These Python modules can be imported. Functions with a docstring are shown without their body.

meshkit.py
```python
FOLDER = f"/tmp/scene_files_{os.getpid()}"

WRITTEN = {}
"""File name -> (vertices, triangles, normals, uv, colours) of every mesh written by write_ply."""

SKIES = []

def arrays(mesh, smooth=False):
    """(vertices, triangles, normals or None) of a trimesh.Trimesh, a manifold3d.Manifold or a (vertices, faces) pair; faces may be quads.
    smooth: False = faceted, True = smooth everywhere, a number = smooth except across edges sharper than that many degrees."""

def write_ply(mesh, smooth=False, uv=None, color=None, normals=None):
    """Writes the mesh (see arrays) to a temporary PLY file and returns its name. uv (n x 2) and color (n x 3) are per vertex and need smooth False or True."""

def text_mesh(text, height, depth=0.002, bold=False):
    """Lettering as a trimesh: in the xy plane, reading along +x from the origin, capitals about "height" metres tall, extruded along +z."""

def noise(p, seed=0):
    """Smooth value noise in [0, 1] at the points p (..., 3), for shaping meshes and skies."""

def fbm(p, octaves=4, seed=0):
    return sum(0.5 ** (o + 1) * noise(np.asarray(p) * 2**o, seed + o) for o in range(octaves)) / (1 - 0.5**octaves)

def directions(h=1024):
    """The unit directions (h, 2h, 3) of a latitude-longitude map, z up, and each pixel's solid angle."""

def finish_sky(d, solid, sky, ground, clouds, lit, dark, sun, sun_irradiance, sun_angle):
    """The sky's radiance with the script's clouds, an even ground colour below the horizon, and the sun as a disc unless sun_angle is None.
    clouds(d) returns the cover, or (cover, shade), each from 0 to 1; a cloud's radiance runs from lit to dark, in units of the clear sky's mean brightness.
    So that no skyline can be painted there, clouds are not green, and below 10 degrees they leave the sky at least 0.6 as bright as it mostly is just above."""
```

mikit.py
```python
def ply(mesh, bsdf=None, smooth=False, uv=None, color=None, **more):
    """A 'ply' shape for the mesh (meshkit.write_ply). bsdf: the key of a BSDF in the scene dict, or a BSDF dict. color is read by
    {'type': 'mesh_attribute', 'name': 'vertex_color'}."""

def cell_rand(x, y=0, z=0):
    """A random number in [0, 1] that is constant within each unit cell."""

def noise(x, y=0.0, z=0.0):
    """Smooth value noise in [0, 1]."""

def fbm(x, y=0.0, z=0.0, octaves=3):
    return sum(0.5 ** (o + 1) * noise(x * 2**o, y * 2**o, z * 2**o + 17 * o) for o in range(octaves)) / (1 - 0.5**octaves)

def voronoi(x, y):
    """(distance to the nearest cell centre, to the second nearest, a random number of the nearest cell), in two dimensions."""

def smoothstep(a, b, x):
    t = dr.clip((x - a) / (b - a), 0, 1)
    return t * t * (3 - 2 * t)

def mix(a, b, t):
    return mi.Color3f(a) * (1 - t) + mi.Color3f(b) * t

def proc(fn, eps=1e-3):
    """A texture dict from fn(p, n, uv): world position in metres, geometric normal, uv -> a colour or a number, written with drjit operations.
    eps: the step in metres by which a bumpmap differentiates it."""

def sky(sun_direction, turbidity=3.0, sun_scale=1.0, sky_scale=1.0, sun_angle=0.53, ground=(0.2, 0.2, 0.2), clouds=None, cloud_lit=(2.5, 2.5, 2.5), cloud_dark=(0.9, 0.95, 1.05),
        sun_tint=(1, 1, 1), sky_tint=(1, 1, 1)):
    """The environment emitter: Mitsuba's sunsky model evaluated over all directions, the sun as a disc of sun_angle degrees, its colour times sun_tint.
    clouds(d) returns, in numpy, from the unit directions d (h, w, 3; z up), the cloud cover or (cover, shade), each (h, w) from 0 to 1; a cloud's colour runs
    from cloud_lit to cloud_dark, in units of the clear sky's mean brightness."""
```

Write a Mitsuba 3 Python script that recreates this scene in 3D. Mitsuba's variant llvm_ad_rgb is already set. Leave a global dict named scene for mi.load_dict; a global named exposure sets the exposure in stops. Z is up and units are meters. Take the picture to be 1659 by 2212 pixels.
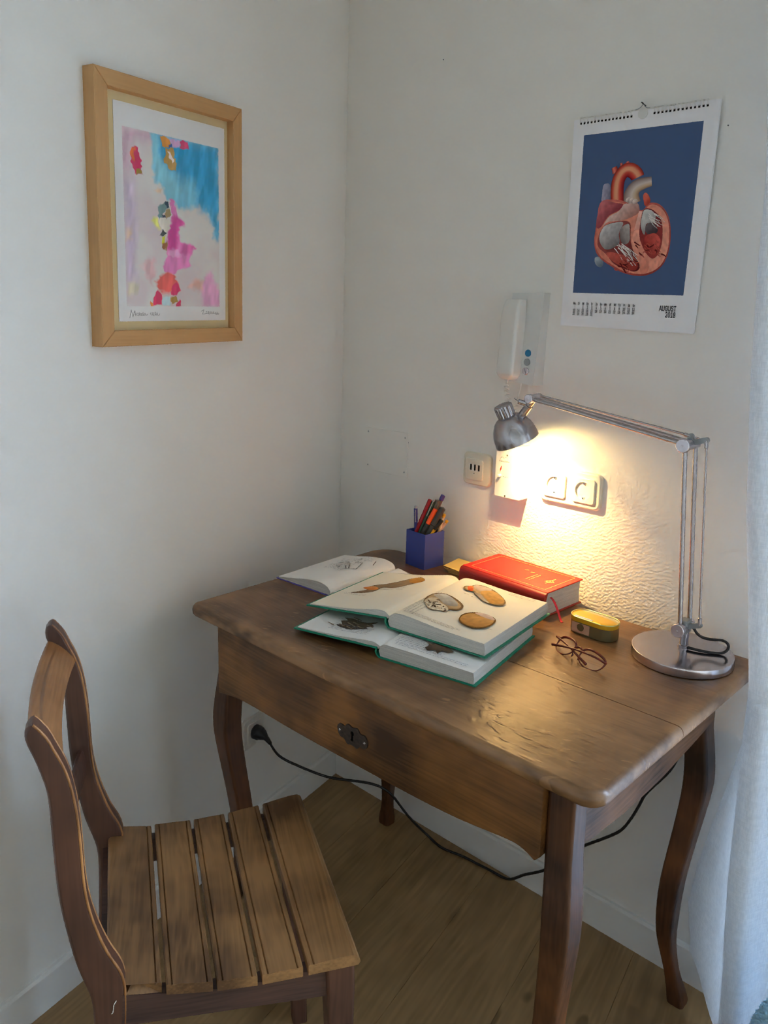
import math, random
import numpy as np, trimesh, drjit as dr, mitsuba as mi
import mikit, meshkit
from mikit import ply, proc, noise, fbm, smoothstep, mix, cell_rand
from shapely.geometry import Polygon, Point, box as sbox
from shapely import affinity
T = mi.ScalarTransform4f
rng = np.random.default_rng(7)

# ------------------------------------------------------------------ camera, sky, exposure
W, H = 1659, 2212
FPX, PY = 1774.04, 961.25
yaw, pitch, roll = 2.3229, -0.1796, 0.0277
_f = np.array([math.cos(pitch)*math.cos(yaw), math.cos(pitch)*math.sin(yaw), math.sin(pitch)])
_r = np.cross(_f, [0, 0, 1]); _r /= np.linalg.norm(_r); _u = np.cross(_r, _f)
_up = -math.sin(roll)*_r + math.cos(roll)*_u
EYE = np.array([1.646672, -1.583428, 1.422117])
exposure = 0.75
scene, labels = {}, {}
scene['camera'] = dict(type='perspective', fov_axis='x', fov=math.degrees(2*math.atan(W/2/FPX)), near_clip=0.02, far_clip=60.0,
                       principal_point_offset_y=(H/2-PY)/H,
                       to_world=T().look_at(origin=EYE.tolist(), target=(EYE+_f).tolist(), up=_up.tolist()))
SKY, BULB = 1.0, 1.0
scene['sky'] = mikit.sky([-0.4, 0.7, 0.55], turbidity=4, sun_scale=0.0, sky_scale=58*SKY, clouds=lambda d: np.full(d.shape[:2], 0.6), sky_tint=(.82, .98, 1.2),
                         cloud_lit=(1.12, 1.32, 1.55), cloud_dark=(1.0, 1.2, 1.4), ground=(0.22, 0.23, 0.22))
LAMP = np.array([1.0, 0.62, 0.23])*BULB
BULB_RADIANCE = LAMP*165

# ------------------------------------------------------------------ helpers
def add(key, mesh, bsdf, smooth=False, label=None, cat=None, group=None, kind=None, **kw):
    k, n = key, 0
    while k in scene:
        n += 1; k = f'{key}_{n:03d}'
    scene[k] = ply(mesh, bsdf, smooth=smooth, **kw)
    tag(k, label, cat, group, kind)
    return k
def tag(k, label=None, cat=None, group=None, kind=None):
    d = {a: b for a, b in (('label', label), ('category', cat), ('group', group), ('kind', kind)) if b}
    if d: labels[k] = d
def J(*ms): return trimesh.util.concatenate([m for m in ms])
def xf(m, M):
    m = m.copy(); m.apply_transform(M); return m
def tr(m, v): return xf(m, trimesh.transformations.translation_matrix(v))
def frame(o, x, y, z):
    M = np.eye(4); M[:3, 0], M[:3, 1], M[:3, 2], M[:3, 3] = x, y, z, o; return M
def unit(v): v = np.asarray(v, float); return v/np.linalg.norm(v)
def along(p0, p1):
    """matrix taking +z to the direction p0->p1, origin to p0"""
    z = unit(np.subtract(p1, p0)); a = np.array([0, 0, 1.]) if abs(z[2]) < .9 else np.array([1., 0, 0])
    x = unit(np.cross(a, z)); return frame(p0, x, np.cross(z, x), z)
_oct = [(x, y, z) for x in (0, .3827, .7071, .9239, 1) for y in (0, .3827, .7071, .9239, 1) for z in (0, .3827, .7071, .9239, 1) if abs(x*x+y*y+z*z-1) < .02]
def rbox(lo, hi, r=.002):
    lo, hi = np.array(lo, float), np.array(hi, float); r = min(r, (hi-lo).min()*.49)
    o = np.array(_oct)*r; pts = []
    for s in np.ndindex(2, 2, 2):
        s = np.array(s)*2-1
        c = np.where(s > 0, hi-r, lo+r); pts.append(c+o*s)
    return trimesh.convex.convex_hull(np.vstack(pts))
def hull(pts): return trimesh.convex.convex_hull(np.asarray(pts, float))
def rrect(w, h, r, n=6):
    return sbox(-w/2+r, -h/2+r, w/2-r, h/2-r).buffer(r, quad_segs=n)
def extr(poly, d, z0=0.0): return tr(trimesh.creation.extrude_polygon(poly, d, engine='earcut'), [0, 0, z0])
def ring(poly):
    c = np.array(poly.exterior.coords)[:-1]
    return c if poly.exterior.is_ccw else c[::-1]
def loft(loops, cap=True, close=True):
    """loops: (k, n, 3) array"""
    L = np.asarray(loops, float); k, n = L.shape[:2]; v = L.reshape(-1, 3); f = []
    for i in range(k-1):
        for j in range(n if close else n-1):
            a, b = i*n+j, i*n+(j+1) % n; f += [(a, b, b+n), (a, b+n, a+n)]
    if cap:
        v = np.vstack([v, L[0].mean(0), L[-1].mean(0)]); c0, c1 = len(v)-2, len(v)-1
        for j in range(n):
            f += [(c0, (j+1) % n, j), (c1, (k-1)*n+j, (k-1)*n+(j+1) % n)]
    m = trimesh.Trimesh(v, f, process=False)
    if cap and close and m.volume < 0: m.invert()
    return m
def pillow(w, h, r, layers):
    """rounded rectangle slab in xy: layers = [(z, inset)]"""
    return loft([np.c_[ring(rrect(w-2*i, h-2*i, max(r-i, .0004))), np.full(len(ring(rrect(w, h, r))), z)] for z, i in layers])
def spline(pts, n=60, closed=False):
    from scipy.interpolate import CubicSpline
    p = np.asarray(pts, float)
    if closed: p = np.vstack([p, p[:1]])
    t = np.r_[0, np.cumsum(np.linalg.norm(np.diff(p, axis=0), axis=1)**.5)]
    s = CubicSpline(t, p, bc_type='periodic' if closed else 'natural')
    return s(np.linspace(0, t[-1], n, endpoint=not closed))
def tube(path, r, sides=10, cap=True):
    p = np.asarray(path, float); rr = np.broadcast_to(np.asarray(r, float), (len(p),))
    t = np.gradient(p, axis=0); t /= np.linalg.norm(t, axis=1, keepdims=True)+1e-12
    a = np.array([0, 0, 1.]) if abs(t[0][2]) < .9 else np.array([1., 0, 0])
    x = unit(np.cross(a, t[0])); loops = []; ang = np.arange(sides)*2*np.pi/sides
    for i in range(len(p)):
        x = x-t[i]*(x@t[i]); x /= np.linalg.norm(x); y = np.cross(t[i], x)
        loops.append(p[i]+rr[i]*(np.cos(ang)[:, None]*x+np.sin(ang)[:, None]*y))
    return loft(loops, cap)
def rod(p0, p1, r, r1=None, sides=16): return tube([p0, p1], [r, r if r1 is None else r1], sides)
def lathe(profile, M=None, n=48):
    m = trimesh.creation.revolve(np.asarray(profile, float), sections=n)
    if m.is_watertight and m.volume < 0: m.invert()
    return xf(m, M) if M is not None else m
def drum(p0, p1, r, ch=.001, n=40):
    h = np.linalg.norm(np.subtract(p1, p0))
    return lathe([(0, 0), (r-ch, 0), (r, ch), (r, h-ch), (r-ch, h), (0, h)], along(p0, p1), n)
def tri(poly, edge=None):
    v, f = trimesh.creation.triangulate_polygon(poly, engine='earcut')
    if edge:
        v3, f = trimesh.remesh.subdivide_to_size(np.c_[v, np.zeros(len(v))], f, edge, max_iter=12); v = v3[:, :2]
    m = trimesh.Trimesh(np.c_[v, np.zeros(len(v))], f, process=False)
    if m.face_normals[:, 2].sum() < 0: m.invert()
    return m
def C(r, g, b):
    """sRGB 0-255 -> linear"""
    return tuple(float((x/255/12.92) if x/255 < .04045 else ((x/255+.055)/1.055)**2.4) for x in (r, g, b))
def srgb(r, g, b): return {'type': 'rgb', 'value': list(C(r, g, b))}
def mat(name, color, rough=.5, spec=.5, metal=0., two=True, **kw):
    b = dict(type='principled', base_color=color if isinstance(color, dict) else srgb(*color), roughness=rough, specular=spec, **({'metallic': metal} if metal else {}), **kw)
    scene[name] = {'type': 'twosided', 'b': b} if two else b
    return name
def matte(name, color):
    scene[name] = {'type': 'twosided', 'b': {'type': 'diffuse', 'reflectance': color if isinstance(color, dict) else srgb(*color)}}
    return name
def bumped(name, inner, fn, scale, eps=.0006):
    scene[name] = {'type': 'twosided', 'b': {'type': 'bumpmap', 'arbitrary': proc(fn, eps), 'scale': scale, 'b': inner}}
    return name

# ------------------------------------------------------------------ materials
ANG = -math.radians(11.613)
DV = np.array([math.sin(ANG), math.cos(ANG), 0]); NV = np.array([math.cos(ANG), -math.sin(ANG), 0])
def LWP(n, s, z): return NV*n + DV*s + np.array([0, 0, z])      # left wall: off the wall, along it, up
ML = frame([0, 0, 0], DV, [0, 0, 1], NV)                           # local (along, up, off the wall) -> world

def wall_bump(p, n, uv):
    return fbm(p.x*420, p.y*420, p.z*420, octaves=2)*.5 + smoothstep(.30, .75, noise(p.x*250+9, p.y*250, p.z*250))*.9
bumped('m_wall', {'type': 'diffuse', 'reflectance': srgb(232, 229, 222)}, wall_bump, .0006, .0005)
matte('m_white_paint', (226, 225, 220)); matte('m_ceiling', (235, 234, 230))

def wood(ax, lo, hi, streak=1.0, blotch=.5, f_l=3.0, f_w=55.0, seed=0.0):
    ax = unit(ax); a = np.array([0, 0, 1.]) if abs(ax[2]) < .8 else np.array([0, 1., 0]); q = unit(np.cross(ax, a)); w = np.cross(ax, q)
    lo, hi = C(*lo), C(*hi); d = lambda p, v: p.x*float(v[0])+p.y*float(v[1])+p.z*float(v[2])
    def fn(p, n, uv):
        l, x, y = d(p, ax)+seed, d(p, q), d(p, w)
        wv = (noise(l*4, x*9, y*9)-.5)*.02
        g = fbm(l*9, (x+wv)*f_w*5, (y+wv)*f_w*5, octaves=2)
        b = fbm(l*f_l, (x+wv)*f_w*.4, (y+wv)*f_w*.4, octaves=3)
        k = fbm(p.x*9+seed, p.y*9, p.z*9, octaves=4)
        t = dr.clip(.5+(g-.5)*.75*streak+(b-.5)*.8*streak+(k-.5)*2.3*blotch, 0, 1)
        return mix(lo, hi, t)
    return fn
def wood_mat(name, ax, lo, hi, rough=.4, spec=.5, **kw): return mat(name, proc(wood(ax, lo, hi, **kw)), rough, spec)
CH_F, CH_R = np.array([.5276, .8495, 0]), np.array([.8495, -.5276, 0])
TOPLO, TOPHI = (74, 50, 30), (124, 90, 58)
_tw = wood([1, 0, 0], TOPLO, TOPHI, blotch=.8, streak=.6)
def _top(p, n, uv):
    e = smoothstep(.05, .0, dr.minimum(dr.minimum(p.y+.654, 1.187-p.x), p.x-.215)) * smoothstep(.34, .66, fbm(p.x*10, p.y*13, p.z*20+3.0, octaves=4))
    sc = smoothstep(.80, .86, noise(p.x*31+p.y*17, p.y*210-p.x*90, p.z*40+5.0)) * smoothstep(.45, .6, noise(p.x*9, p.y*9, 8.0))
    dk = smoothstep(.66, .80, fbm(p.x*7, p.y*11, 1.0, octaves=4))
    return mix(mix(_tw(p, n, uv), C(186, 140, 92), dr.clip(e*.45+sc*.22, 0, 1)), C(58, 38, 24), dk*.55)
def top_bump(p, n, uv):
    s = noise(p.x*60+p.y*35, p.y*170, p.z*100)
    return fbm(p.x*35, p.y*120, p.z*60, octaves=2)*.6 + smoothstep(.72, .9, s)*.8
scene['m_top'] = {'type': 'twosided', 'b': {'type': 'bumpmap', 'arbitrary': proc(top_bump, .001), 'scale': .0006,
                  'b': {'type': 'principled', 'base_color': proc(_top), 'roughness': .31, 'specular': .55}}}
wood_mat('m_apron_x', [1, 0, 0], (62, 40, 20), (134, 88, 42), .40, blotch=.9, streak=.6)
wood_mat('m_apron_y', [0, 1, 0], (60, 40, 26), (128, 84, 46), .46, .3, blotch=.8, streak=.6)
wood_mat('m_desk_leg', [0, 0, 1], (44, 29, 21), (100, 61, 34), .36, .4, blotch=.7, streak=.6)
wood_mat('m_stile', [0, 0, 1], (56, 38, 32), (98, 64, 48), .40, blotch=.5, streak=.6)
wood_mat('m_crest', CH_R, (104, 66, 38), (160, 112, 68), .36, blotch=.6, streak=.6)
wood_mat('m_worn', [0, 0, 1], (110, 68, 36), (190, 134, 80), .4, blotch=1.2)
wood_mat('m_slat', CH_R, (86, 60, 38), (152, 112, 70), .42, blotch=.9, streak=.8)
wood_mat('m_rail', CH_F, (52, 38, 36), (86, 60, 50), .45, blotch=.5)
_planks = [wood(DV, (118, 92, 58), (166, 134, 92), streak=.8, blotch=.25, f_l=1.6, f_w=30, seed=s) for s in (0., 7.3, 13.1)]
def knotty(fn, s):
    a, b = DV, NV
    def g(p, n, uv):
        l, x = p.x*float(a[0])+p.y*float(a[1])+s, p.x*float(b[0])+p.y*float(b[1])
        k = smoothstep(.80, .93, noise(l*11, x*26, s)) + .55*smoothstep(.60, .80, fbm(l*2.2, x*16, s+3, octaves=3))
        return mix(fn(p, n, uv), C(70, 48, 28), dr.clip(k, 0, 1)*.6)
    return g
for i, fn in enumerate(_planks): mat(f'm_plank_{i}', proc(knotty(fn, i*5.7)), .5, .4)
scene['m_brushed'] = {'type': 'twosided', 'b': {'type': 'roughconductor', 'material': 'Cr', 'alpha': .035, 'specular_reflectance': {'type': 'rgb', 'value': [.93, .92, .90]}}}
scene['m_rod'] = {'type': 'twosided', 'b': {'type': 'roughconductor', 'material': 'Cr', 'alpha': .13, 'specular_reflectance': {'type': 'rgb', 'value': [.74, .73, .70]}}}
scene['m_chrome'] = {'type': 'twosided', 'b': {'type': 'roughconductor', 'material': 'Cr', 'alpha': .06, 'specular_reflectance': {'type': 'rgb', 'value': [.70, .70, .68]}}}
scene['m_nickel'] = {'type': 'twosided', 'b': {'type': 'roughconductor', 'material': 'Cr', 'alpha': .16}}
mat('m_black', (16, 16, 16), .45); mat('m_dark_grey', (55, 56, 58), .5)
mat('m_grey_metal', (150, 155, 155), .35, metal=.6)
mat('m_white_plastic', (232, 231, 226), .3); mat('m_cream_plastic', (226, 221, 205), .3); mat('m_grey_plastic', (220, 221, 218), .4)
matte('m_hole', (14, 13, 12))
UV = {
'UL_bone': [[.843,.368],[.707,.394],[.616,.482],[.62,.566],[.509,.582],[.433,.637],[.352,.728],[.293,.803],[.342,.875],[.442,.926],[.519,.869],[.596,.757],[.689,.666],[.768,.616],[.801,.558],[.827,.519],[.748,.489],[.787,.426]],
'UL_orange': [[.827,.519],[.801,.558],[.706,.577],[.634,.52],[.676,.492],[.748,.489]],
'UL_tip': [[.513,.862],[.438,.921],[.345,.875],[.299,.808],[.361,.737]],
'UR_sk1': [[.127,.303],[.073,.405],[.071,.49],[.125,.539],[.22,.549],[.332,.522],[.445,.463],[.475,.406],[.457,.346],[.403,.314],[.401,.267],[.354,.252],[.3,.22],[.241,.219],[.174,.27]],
'UR_sk1g': [[.102,.477],[.148,.535],[.244,.531],[.351,.484],[.414,.415],[.371,.381],[.294,.377],[.193,.428]],
'UR_sk1d': [[.136,.298],[.109,.373],[.162,.428],[.252,.379],[.317,.361],[.397,.309],[.399,.269],[.345,.25],[.296,.224],[.238,.228],[.18,.263]],
'UR_sk2': [[.249,.829],[.277,.884],[.356,.917],[.469,.904],[.589,.848],[.685,.777],[.724,.706],[.689,.66],[.613,.642],[.554,.642],[.436,.694],[.344,.75],[.302,.737],[.228,.754],[.218,.809]],
'UR_sk2o': [[.398,.795],[.476,.879],[.598,.835],[.682,.77],[.692,.698],[.609,.655],[.513,.712]],
'UR_sk2r': [[.242,.81],[.26,.843],[.305,.81],[.332,.746],[.294,.748]],
'UR_sk2p': [[.271,.863],[.353,.907],[.456,.894],[.398,.816],[.346,.804]],
'UR_sk2g': [[.362,.74],[.43,.744],[.518,.691],[.599,.647],[.549,.648],[.434,.697]],
'UR_sk3': [[.579,.219],[.547,.304],[.57,.378],[.629,.43],[.718,.439],[.799,.426],[.852,.38],[.868,.295],[.845,.21],[.778,.162],[.684,.162],[.617,.184]],
'UR_sk3o': [[.591,.222],[.565,.307],[.605,.383],[.702,.382],[.826,.381],[.852,.304],[.824,.225],[.763,.182],[.68,.18]],
'UR_sk3p': [[.613,.405],[.67,.44],[.783,.428],[.837,.385],[.792,.376],[.711,.383]],
'LL_v': [[.697,.183],[.643,.209],[.709,.264],[.649,.293],[.727,.33],[.638,.344],[.518,.323],[.427,.315],[.322,.355],[.354,.295],[.301,.266],[.364,.228],[.319,.199],[.389,.177],[.481,.141],[.552,.141],[.632,.152]],
'LR_v': [[.312,.225],[.37,.197],[.427,.205],[.413,.259],[.541,.235],[.672,.185],[.638,.149],[.563,.152],[.561,.088],[.505,.131],[.452,.087],[.404,.119],[.416,.169]],
'P_blue': [[.284,.001],[1.0,.0],[.997,.563],[.939,.555],[.94,.46],[.848,.397],[.753,.373],[.649,.401],[.558,.406],[.528,.395],[.47,.344],[.421,.354],[.375,.277],[.309,.267],[.293,.188],[.291,.077]],
'P_bluedeep': [[.391,.011],[1.0,.0],[.997,.557],[.945,.489],[.891,.417],[.753,.37],[.744,.297],[.724,.231],[.581,.234],[.523,.174],[.388,.145],[.361,.068]],
'P_bluepale': [[.284,.004],[.335,.002],[.369,.131],[.482,.222],[.58,.278],[.519,.362],[.421,.349],[.375,.277],[.309,.267],[.293,.188]],
'P_red': [[.092,.102],[.145,.1],[.169,.181],[.192,.231],[.185,.25],[.131,.255],[.096,.221],[.081,.15]],
'P_redo': [[.094,.104],[.114,.107],[.124,.186],[.102,.184],[.081,.15]],
'P_redolive': [[.127,.236],[.19,.226],[.188,.249],[.135,.256]],
'P_topo': [[.387,.004],[.478,.002],[.486,.053],[.428,.071],[.409,.078],[.395,.064]],
'P_topl': [[.478,.005],[.566,.003],[.565,.051],[.506,.058],[.487,.036]],
'P_topm': [[.566,.003],[.666,-.0],[.67,.041],[.575,.05]],
'P_topb': [[.462,.045],[.496,.041],[.491,.066],[.462,.064]],
'P_och': [[.433,.075],[.515,.06],[.519,.108],[.538,.15],[.532,.181],[.483,.184],[.416,.158],[.412,.132],[.437,.107]],
'P_ochw': [[.456,.086],[.485,.088],[.514,.125],[.494,.158],[.475,.135]],
'P_peach': [[.289,.328],[.327,.303],[.374,.309],[.345,.334]],
'P_teal': [[.338,.41],[.372,.386],[.43,.37],[.449,.401],[.4,.422],[.39,.456],[.36,.502],[.342,.448]],
'P_teald': [[.396,.373],[.43,.367],[.447,.399],[.425,.411],[.391,.392]],
'P_teale': [[.38,.448],[.409,.451],[.409,.471],[.384,.47]],
'P_och2': [[.4,.422],[.449,.407],[.453,.445],[.418,.475],[.409,.454]],
'P_yel': [[.284,.483],[.336,.484],[.344,.544],[.311,.541],[.246,.51]],
'P_white2': [[.341,.487],[.457,.467],[.461,.534],[.416,.576],[.358,.546]],
'P_dark2': [[.315,.582],[.368,.548],[.421,.572],[.386,.583]],
'P_lime': [[.353,.588],[.406,.585],[.405,.626],[.37,.645]],
'P_och3': [[.371,.634],[.425,.614],[.423,.67],[.375,.656]],
'P_plume': [[.45,.346],[.485,.348],[.528,.417],[.536,.472],[.622,.494],[.55,.516],[.554,.601],[.718,.632],[.675,.686],[.664,.751],[.53,.785],[.489,.809],[.371,.796],[.362,.763],[.423,.698],[.424,.653],[.435,.569],[.466,.505],[.464,.411]],
'P_plumed': [[.487,.448],[.527,.462],[.612,.495],[.545,.519],[.544,.59],[.513,.654],[.423,.659],[.43,.608],[.456,.534]],
'P_plumel': [[.433,.675],[.523,.654],[.562,.686],[.492,.701],[.432,.698]],
'P_plumem': [[.553,.618],[.656,.618],[.713,.638],[.665,.675],[.563,.669]],
'P_coral': [[.283,.866],[.332,.82],[.41,.795],[.479,.809],[.519,.848],[.558,.905],[.477,.907],[.388,.92],[.32,.899]],
'P_coralm': [[.458,.89],[.508,.848],[.56,.902],[.517,.929],[.467,.924]],
'P_pink': [[.306,.899],[.368,.92],[.352,.995],[.241,.996],[.271,.945]],
'P_orangeb': [[.213,.996],[.223,.968],[.251,.979],[.241,.997]],
'P_pb': [[.358,.949],[.447,.93],[.445,.999],[.356,.997]],
'P_och4': [[.441,.942],[.507,.929],[.526,.981],[.465,.982]],
'P_mag2': [[.505,.998],[.547,.957],[.558,.998]],
'P_rp': [[.778,.894],[.844,.791],[.91,.77],[.943,.848],[.998,.889],[1.0,.999],[.809,1.001]],
'P_rpeach': [[.651,.885],[.736,.824],[.811,.839],[.8,.893],[.714,.901]],
'P_pinkl': [[.164,.771],[.221,.724],[.287,.721],[.289,.81],[.254,.873],[.19,.819]],
'P_bei': [[.007,.863],[.07,.85],[.124,.882],[.104,.932],[.013,.944]],
'P_lav': [[.011,.292],[.107,.293],[.103,.828],[.005,.852]],
'P_mauve': [[.0,.0],[.28,-.001],[.278,.042],[.116,.052],[.07,.099],[.074,.223],[-.0,.231]],
'P_or2': [[.005,.564],[.062,.555],[.052,.609],[.003,.623]],
'H_ivc': [[.187,.775],[.217,.766],[.265,.788],[.265,.825],[.234,.832],[.196,.809]],
'H_svc': [[.212,.421],[.207,.386],[.213,.32],[.237,.31],[.269,.318],[.29,.428]],
'H_body': [[.204,.421],[.181,.483],[.175,.572],[.167,.653],[.186,.725],[.245,.78],[.34,.824],[.445,.863],[.57,.884],[.665,.882],[.743,.859],[.805,.812],[.838,.735],[.841,.65],[.822,.566],[.777,.497],[.713,.454],[.666,.444],[.621,.451],[.585,.484],[.53,.474],[.415,.427],[.302,.411]],
'H_atrium': [[.206,.421],[.253,.414],[.355,.436],[.406,.445],[.374,.479],[.292,.507],[.237,.56],[.215,.582],[.179,.581],[.184,.483]],
'H_infund': [[.412,.445],[.466,.442],[.538,.448],[.551,.492],[.513,.517],[.432,.539],[.323,.546],[.262,.558],[.24,.576],[.282,.521],[.375,.483]],
'H_rv': [[.205,.64],[.241,.582],[.324,.552],[.421,.545],[.484,.564],[.495,.63],[.519,.708],[.572,.778],[.604,.831],[.578,.857],[.467,.841],[.362,.806],[.278,.743],[.207,.698]],
'H_rvwhite': [[.214,.64],[.241,.584],[.324,.557],[.423,.56],[.39,.62],[.404,.673],[.348,.712],[.274,.717],[.228,.68]],
'H_rvwhite2': [[.426,.576],[.473,.568],[.487,.621],[.489,.673],[.443,.69],[.402,.646],[.399,.602]],
'H_rvfloor': [[.29,.743],[.352,.739],[.428,.752],[.518,.779],[.584,.822],[.571,.85],[.465,.832],[.361,.797]],
'H_septum': [[.53,.608],[.573,.613],[.579,.674],[.63,.735],[.676,.787],[.676,.86],[.618,.867],[.595,.796],[.543,.735],[.516,.673]],
'H_lv': [[.591,.484],[.649,.481],[.711,.513],[.754,.564],[.773,.65],[.767,.718],[.719,.779],[.643,.743],[.6,.691],[.572,.63],[.575,.535]],
'H_lvwhite': [[.592,.489],[.638,.485],[.695,.521],[.687,.563],[.633,.567],[.619,.588],[.617,.635],[.58,.587],[.58,.527]],
'H_lvdark': [[.619,.588],[.65,.563],[.698,.576],[.728,.615],[.696,.632],[.649,.631],[.623,.614]],
'H_lvmuscle': [[.618,.657],[.661,.631],[.719,.632],[.76,.675],[.744,.718],[.716,.761],[.659,.735]],
'H_square': [[.551,.492],[.589,.493],[.571,.606],[.523,.604]],
'H_aorta': [[.351,.433],[.341,.364],[.346,.295],[.387,.246],[.446,.241],[.499,.271],[.511,.289]],
'H_pulm': [[.484,.447],[.47,.395],[.493,.352],[.555,.328],[.634,.317]],
'H_b1': [[.315,.25],[.297,.214]],
'H_b2': [[.365,.226],[.357,.193]],
'H_b3': [[.419,.22],[.412,.187]],
'H_auricle': [[.572,.398],[.592,.382],[.628,.409],[.637,.443],[.599,.461],[.583,.433]],
'H_cusp': [[.45,.42],[.481,.425],[.509,.432]],
}
# ------------------------------------------------------------------ the room
import manifold3d as m3
def man(mesh):
    mesh = mesh.copy(); mesh.merge_vertices()
    return m3.Manifold(m3.Mesh(np.asarray(mesh.vertices, np.float32), np.asarray(mesh.faces, np.uint32)))
def unman(m):
    q = m.to_mesh(); return trimesh.Trimesh(np.array(q.vert_properties[:, :3]), np.array(q.tri_verts), process=False)
XZ = frame([0, 0, 0], [1, 0, 0], [0, 0, 1], [0, -1, 0])            # polygon (x, z) extruded towards -y
WIN = (1.42, 2.80, .03, 2.22)
RX, FY, CZ = 3.4, -3.6, 2.52
back = sbox(-.1, -.05, RX+.1, CZ+.05).difference(sbox(WIN[0], WIN[2], WIN[1], WIN[3]))
add('wall_back', tr(xf(extr(back, .28), XZ), [0, .28, 0]), 'm_wall', kind='structure')
add('wall_left', xf(extr(sbox(-3.9, -.05, .06, CZ+.05), .1, -.1), ML), 'm_wall', kind='structure')
add('wall_right', rbox([RX, FY, -.05], [RX+.1, .1, CZ+.05]), 'm_white_paint', kind='structure')
add('wall_front', rbox([.2, FY-.1, -.05], [RX+.1, FY, CZ+.05]), 'm_white_paint', kind='structure')
add('ceiling', rbox([-.2, FY-.1, CZ], [RX+.1, .28, CZ+.1]), 'm_ceiling', kind='structure')
wf = sbox(WIN[0], WIN[2], WIN[1], WIN[3]).difference(sbox(WIN[0]+.06, WIN[2]+.06, WIN[1]-.06, WIN[3]-.06))
add('window_1', tr(xf(extr(wf, .06), XZ), [0, .22, 0]), 'm_white_plastic', kind='structure')
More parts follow.
